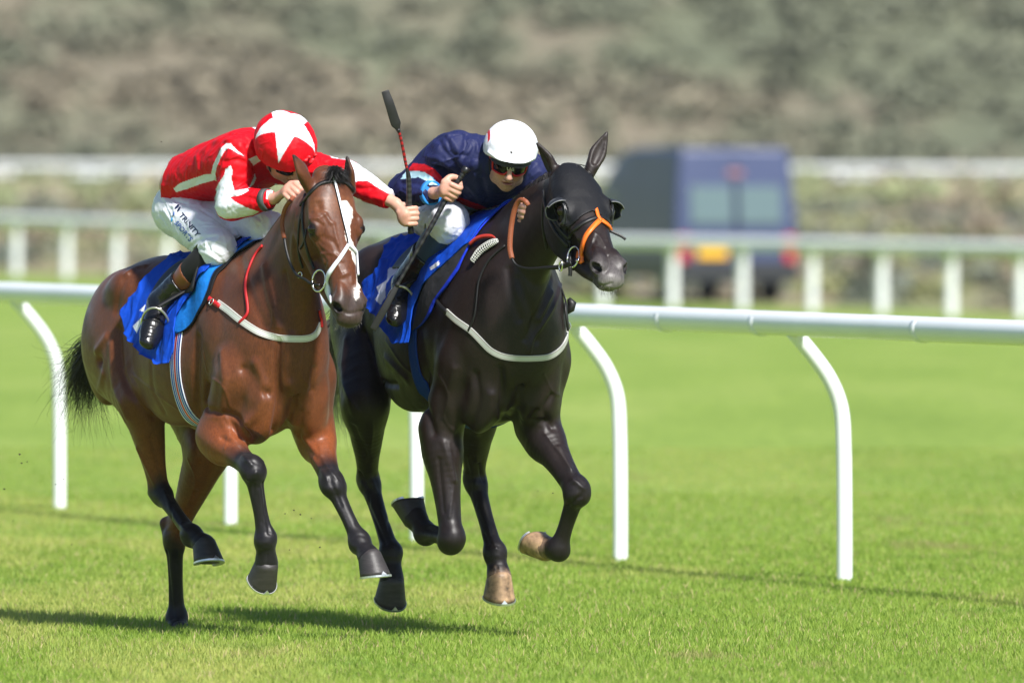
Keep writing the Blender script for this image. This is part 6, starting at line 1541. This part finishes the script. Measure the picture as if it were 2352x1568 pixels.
# ---- lettering
def lettering(name, s, org, ex, ey, bvs, mt, parent, off=.003, bold=.0):
    cu = bpy.data.curves.new('t', 'FONT'); cu.body = s; cu.size = 1.0; cu.offset = bold; cu.resolution_u = 3
    o = bpy.data.objects.new('t', cu); C.objects.link(o); dg = bpy.context.evaluated_depsgraph_get(); me = bpy.data.meshes.new_from_object(o.evaluated_get(dg)); bpy.data.objects.remove(o)
    V = []; last = None
    for v in me.vertices:
        x, y = org[0] + ex[0] * v.co.x + ey[0] * v.co.y, org[1] + ex[1] * v.co.x + ey[1] * v.co.y
        h = hit(bvs, x, y); 
        if h: last = np.array(h[0]) + np.array((-.25, -.95, .1)) * off
        V.append(last if h is not None else P(x, y, DY(last) if last is not None else 0))
    F = [tuple(p.vertices) for p in me.polygons]; bpy.data.meshes.remove(me)
    return mesh_np(name, V, F, mt, parent, smooth=False)
m_n = mat('navy_print', (.012, .02, .07), .5); m_b = mat('blue_print', (.02, .10, .42), .5); m_c = mat('cyan_print', (.03, .35, .72), .5)
e1 = (14.2, 17.2); u1 = (9.5, -7.5)
lettering('lettering', 'TRINITY', (411, 494.5), (e1[0] * .78, e1[1] * .78), (u1[0] * 1.35, u1[1] * 1.35), [R1['bb']], m_n, R1['br'], .0022, .02)
lettering('lettering', 'SPORTS', (400, 513), (e1[0] * .72, e1[1] * .72), (u1[0] * 1.30, u1[1] * 1.30), [R1['bb']], m_b, R1['br'], .0022, .02)
for (x, y, r_, m_) in ((407, 475.5, 5.8, m_n), (411.5, 481, 5.5, m_n), (399.5, 491.5, 4.3, m_b), (395, 505, 4.4, m_c)):
    h = hit([R1['bb']], x, y)
    if h: disc('printed_dot', np.array(h[0]) + np.array(h[1]) * .0006, h[1], (0.3, 0, 1), r_ / 553 * .75, r_ / 553 * 1.25, .0025, m_, R1['br'])
lettering('lettering', 'ETT', (978, 474), (11.5, -10.5), (7, 10.5 * -.95), [R2['bb']], m_n, R2['br'], .004, .0)
lettering('lettering', 'BELL', (966, 489), (9.5, -8.5), (6.5, -8), [R2['bb']], m_n, R2['br'], .004, .0)
m_w = mat('white_print', (.7, .7, .7), .5)
gme = R2['goggles'].data; gv = np.array([v.co[:] for v in gme.vertices]) ; gb = bvh_of(gv, [tuple(p.vertices) for p in gme.polygons])
hme = R2['helmet'].data
lettering('lettering', 'LAS', (1165, 391), (10.5, 1.3), (-.6, -9.5), [R2['pb'], gb], m_w, R2['helmet'], .006, .03)

# ---- the air between here and the hill
hz = bpy.data.materials.new('haze'); hz.use_nodes = True; nt = hz.node_tree; nt.nodes.remove(nt.nodes['Principled BSDF'])
pv = nt.nodes.new('ShaderNodeVolumePrincipled'); pv.inputs['Density'].default_value = .00012; pv.inputs['Color'].default_value = (.86, .90, .96, 1); pv.inputs['Anisotropy'].default_value = .2
nt.links.new(pv.outputs[0], nt.nodes['Material Output'].inputs['Volume'])
x0, x1, y0, y1, z0, z1 = -700, 700, -120, 1010, -3, 50
V = [(x, y, z) for z in (z0, z1) for x, y in ((x0, y0), (x1, y0), (x1, y1), (x0, y1))]
if True: tag(mesh_np('haze', V, [(3, 2, 1, 0), (4, 5, 6, 7), (0, 1, 5, 4), (1, 2, 6, 5), (2, 3, 7, 6), (3, 0, 4, 7)], hz, smooth=False), kind='stuff')
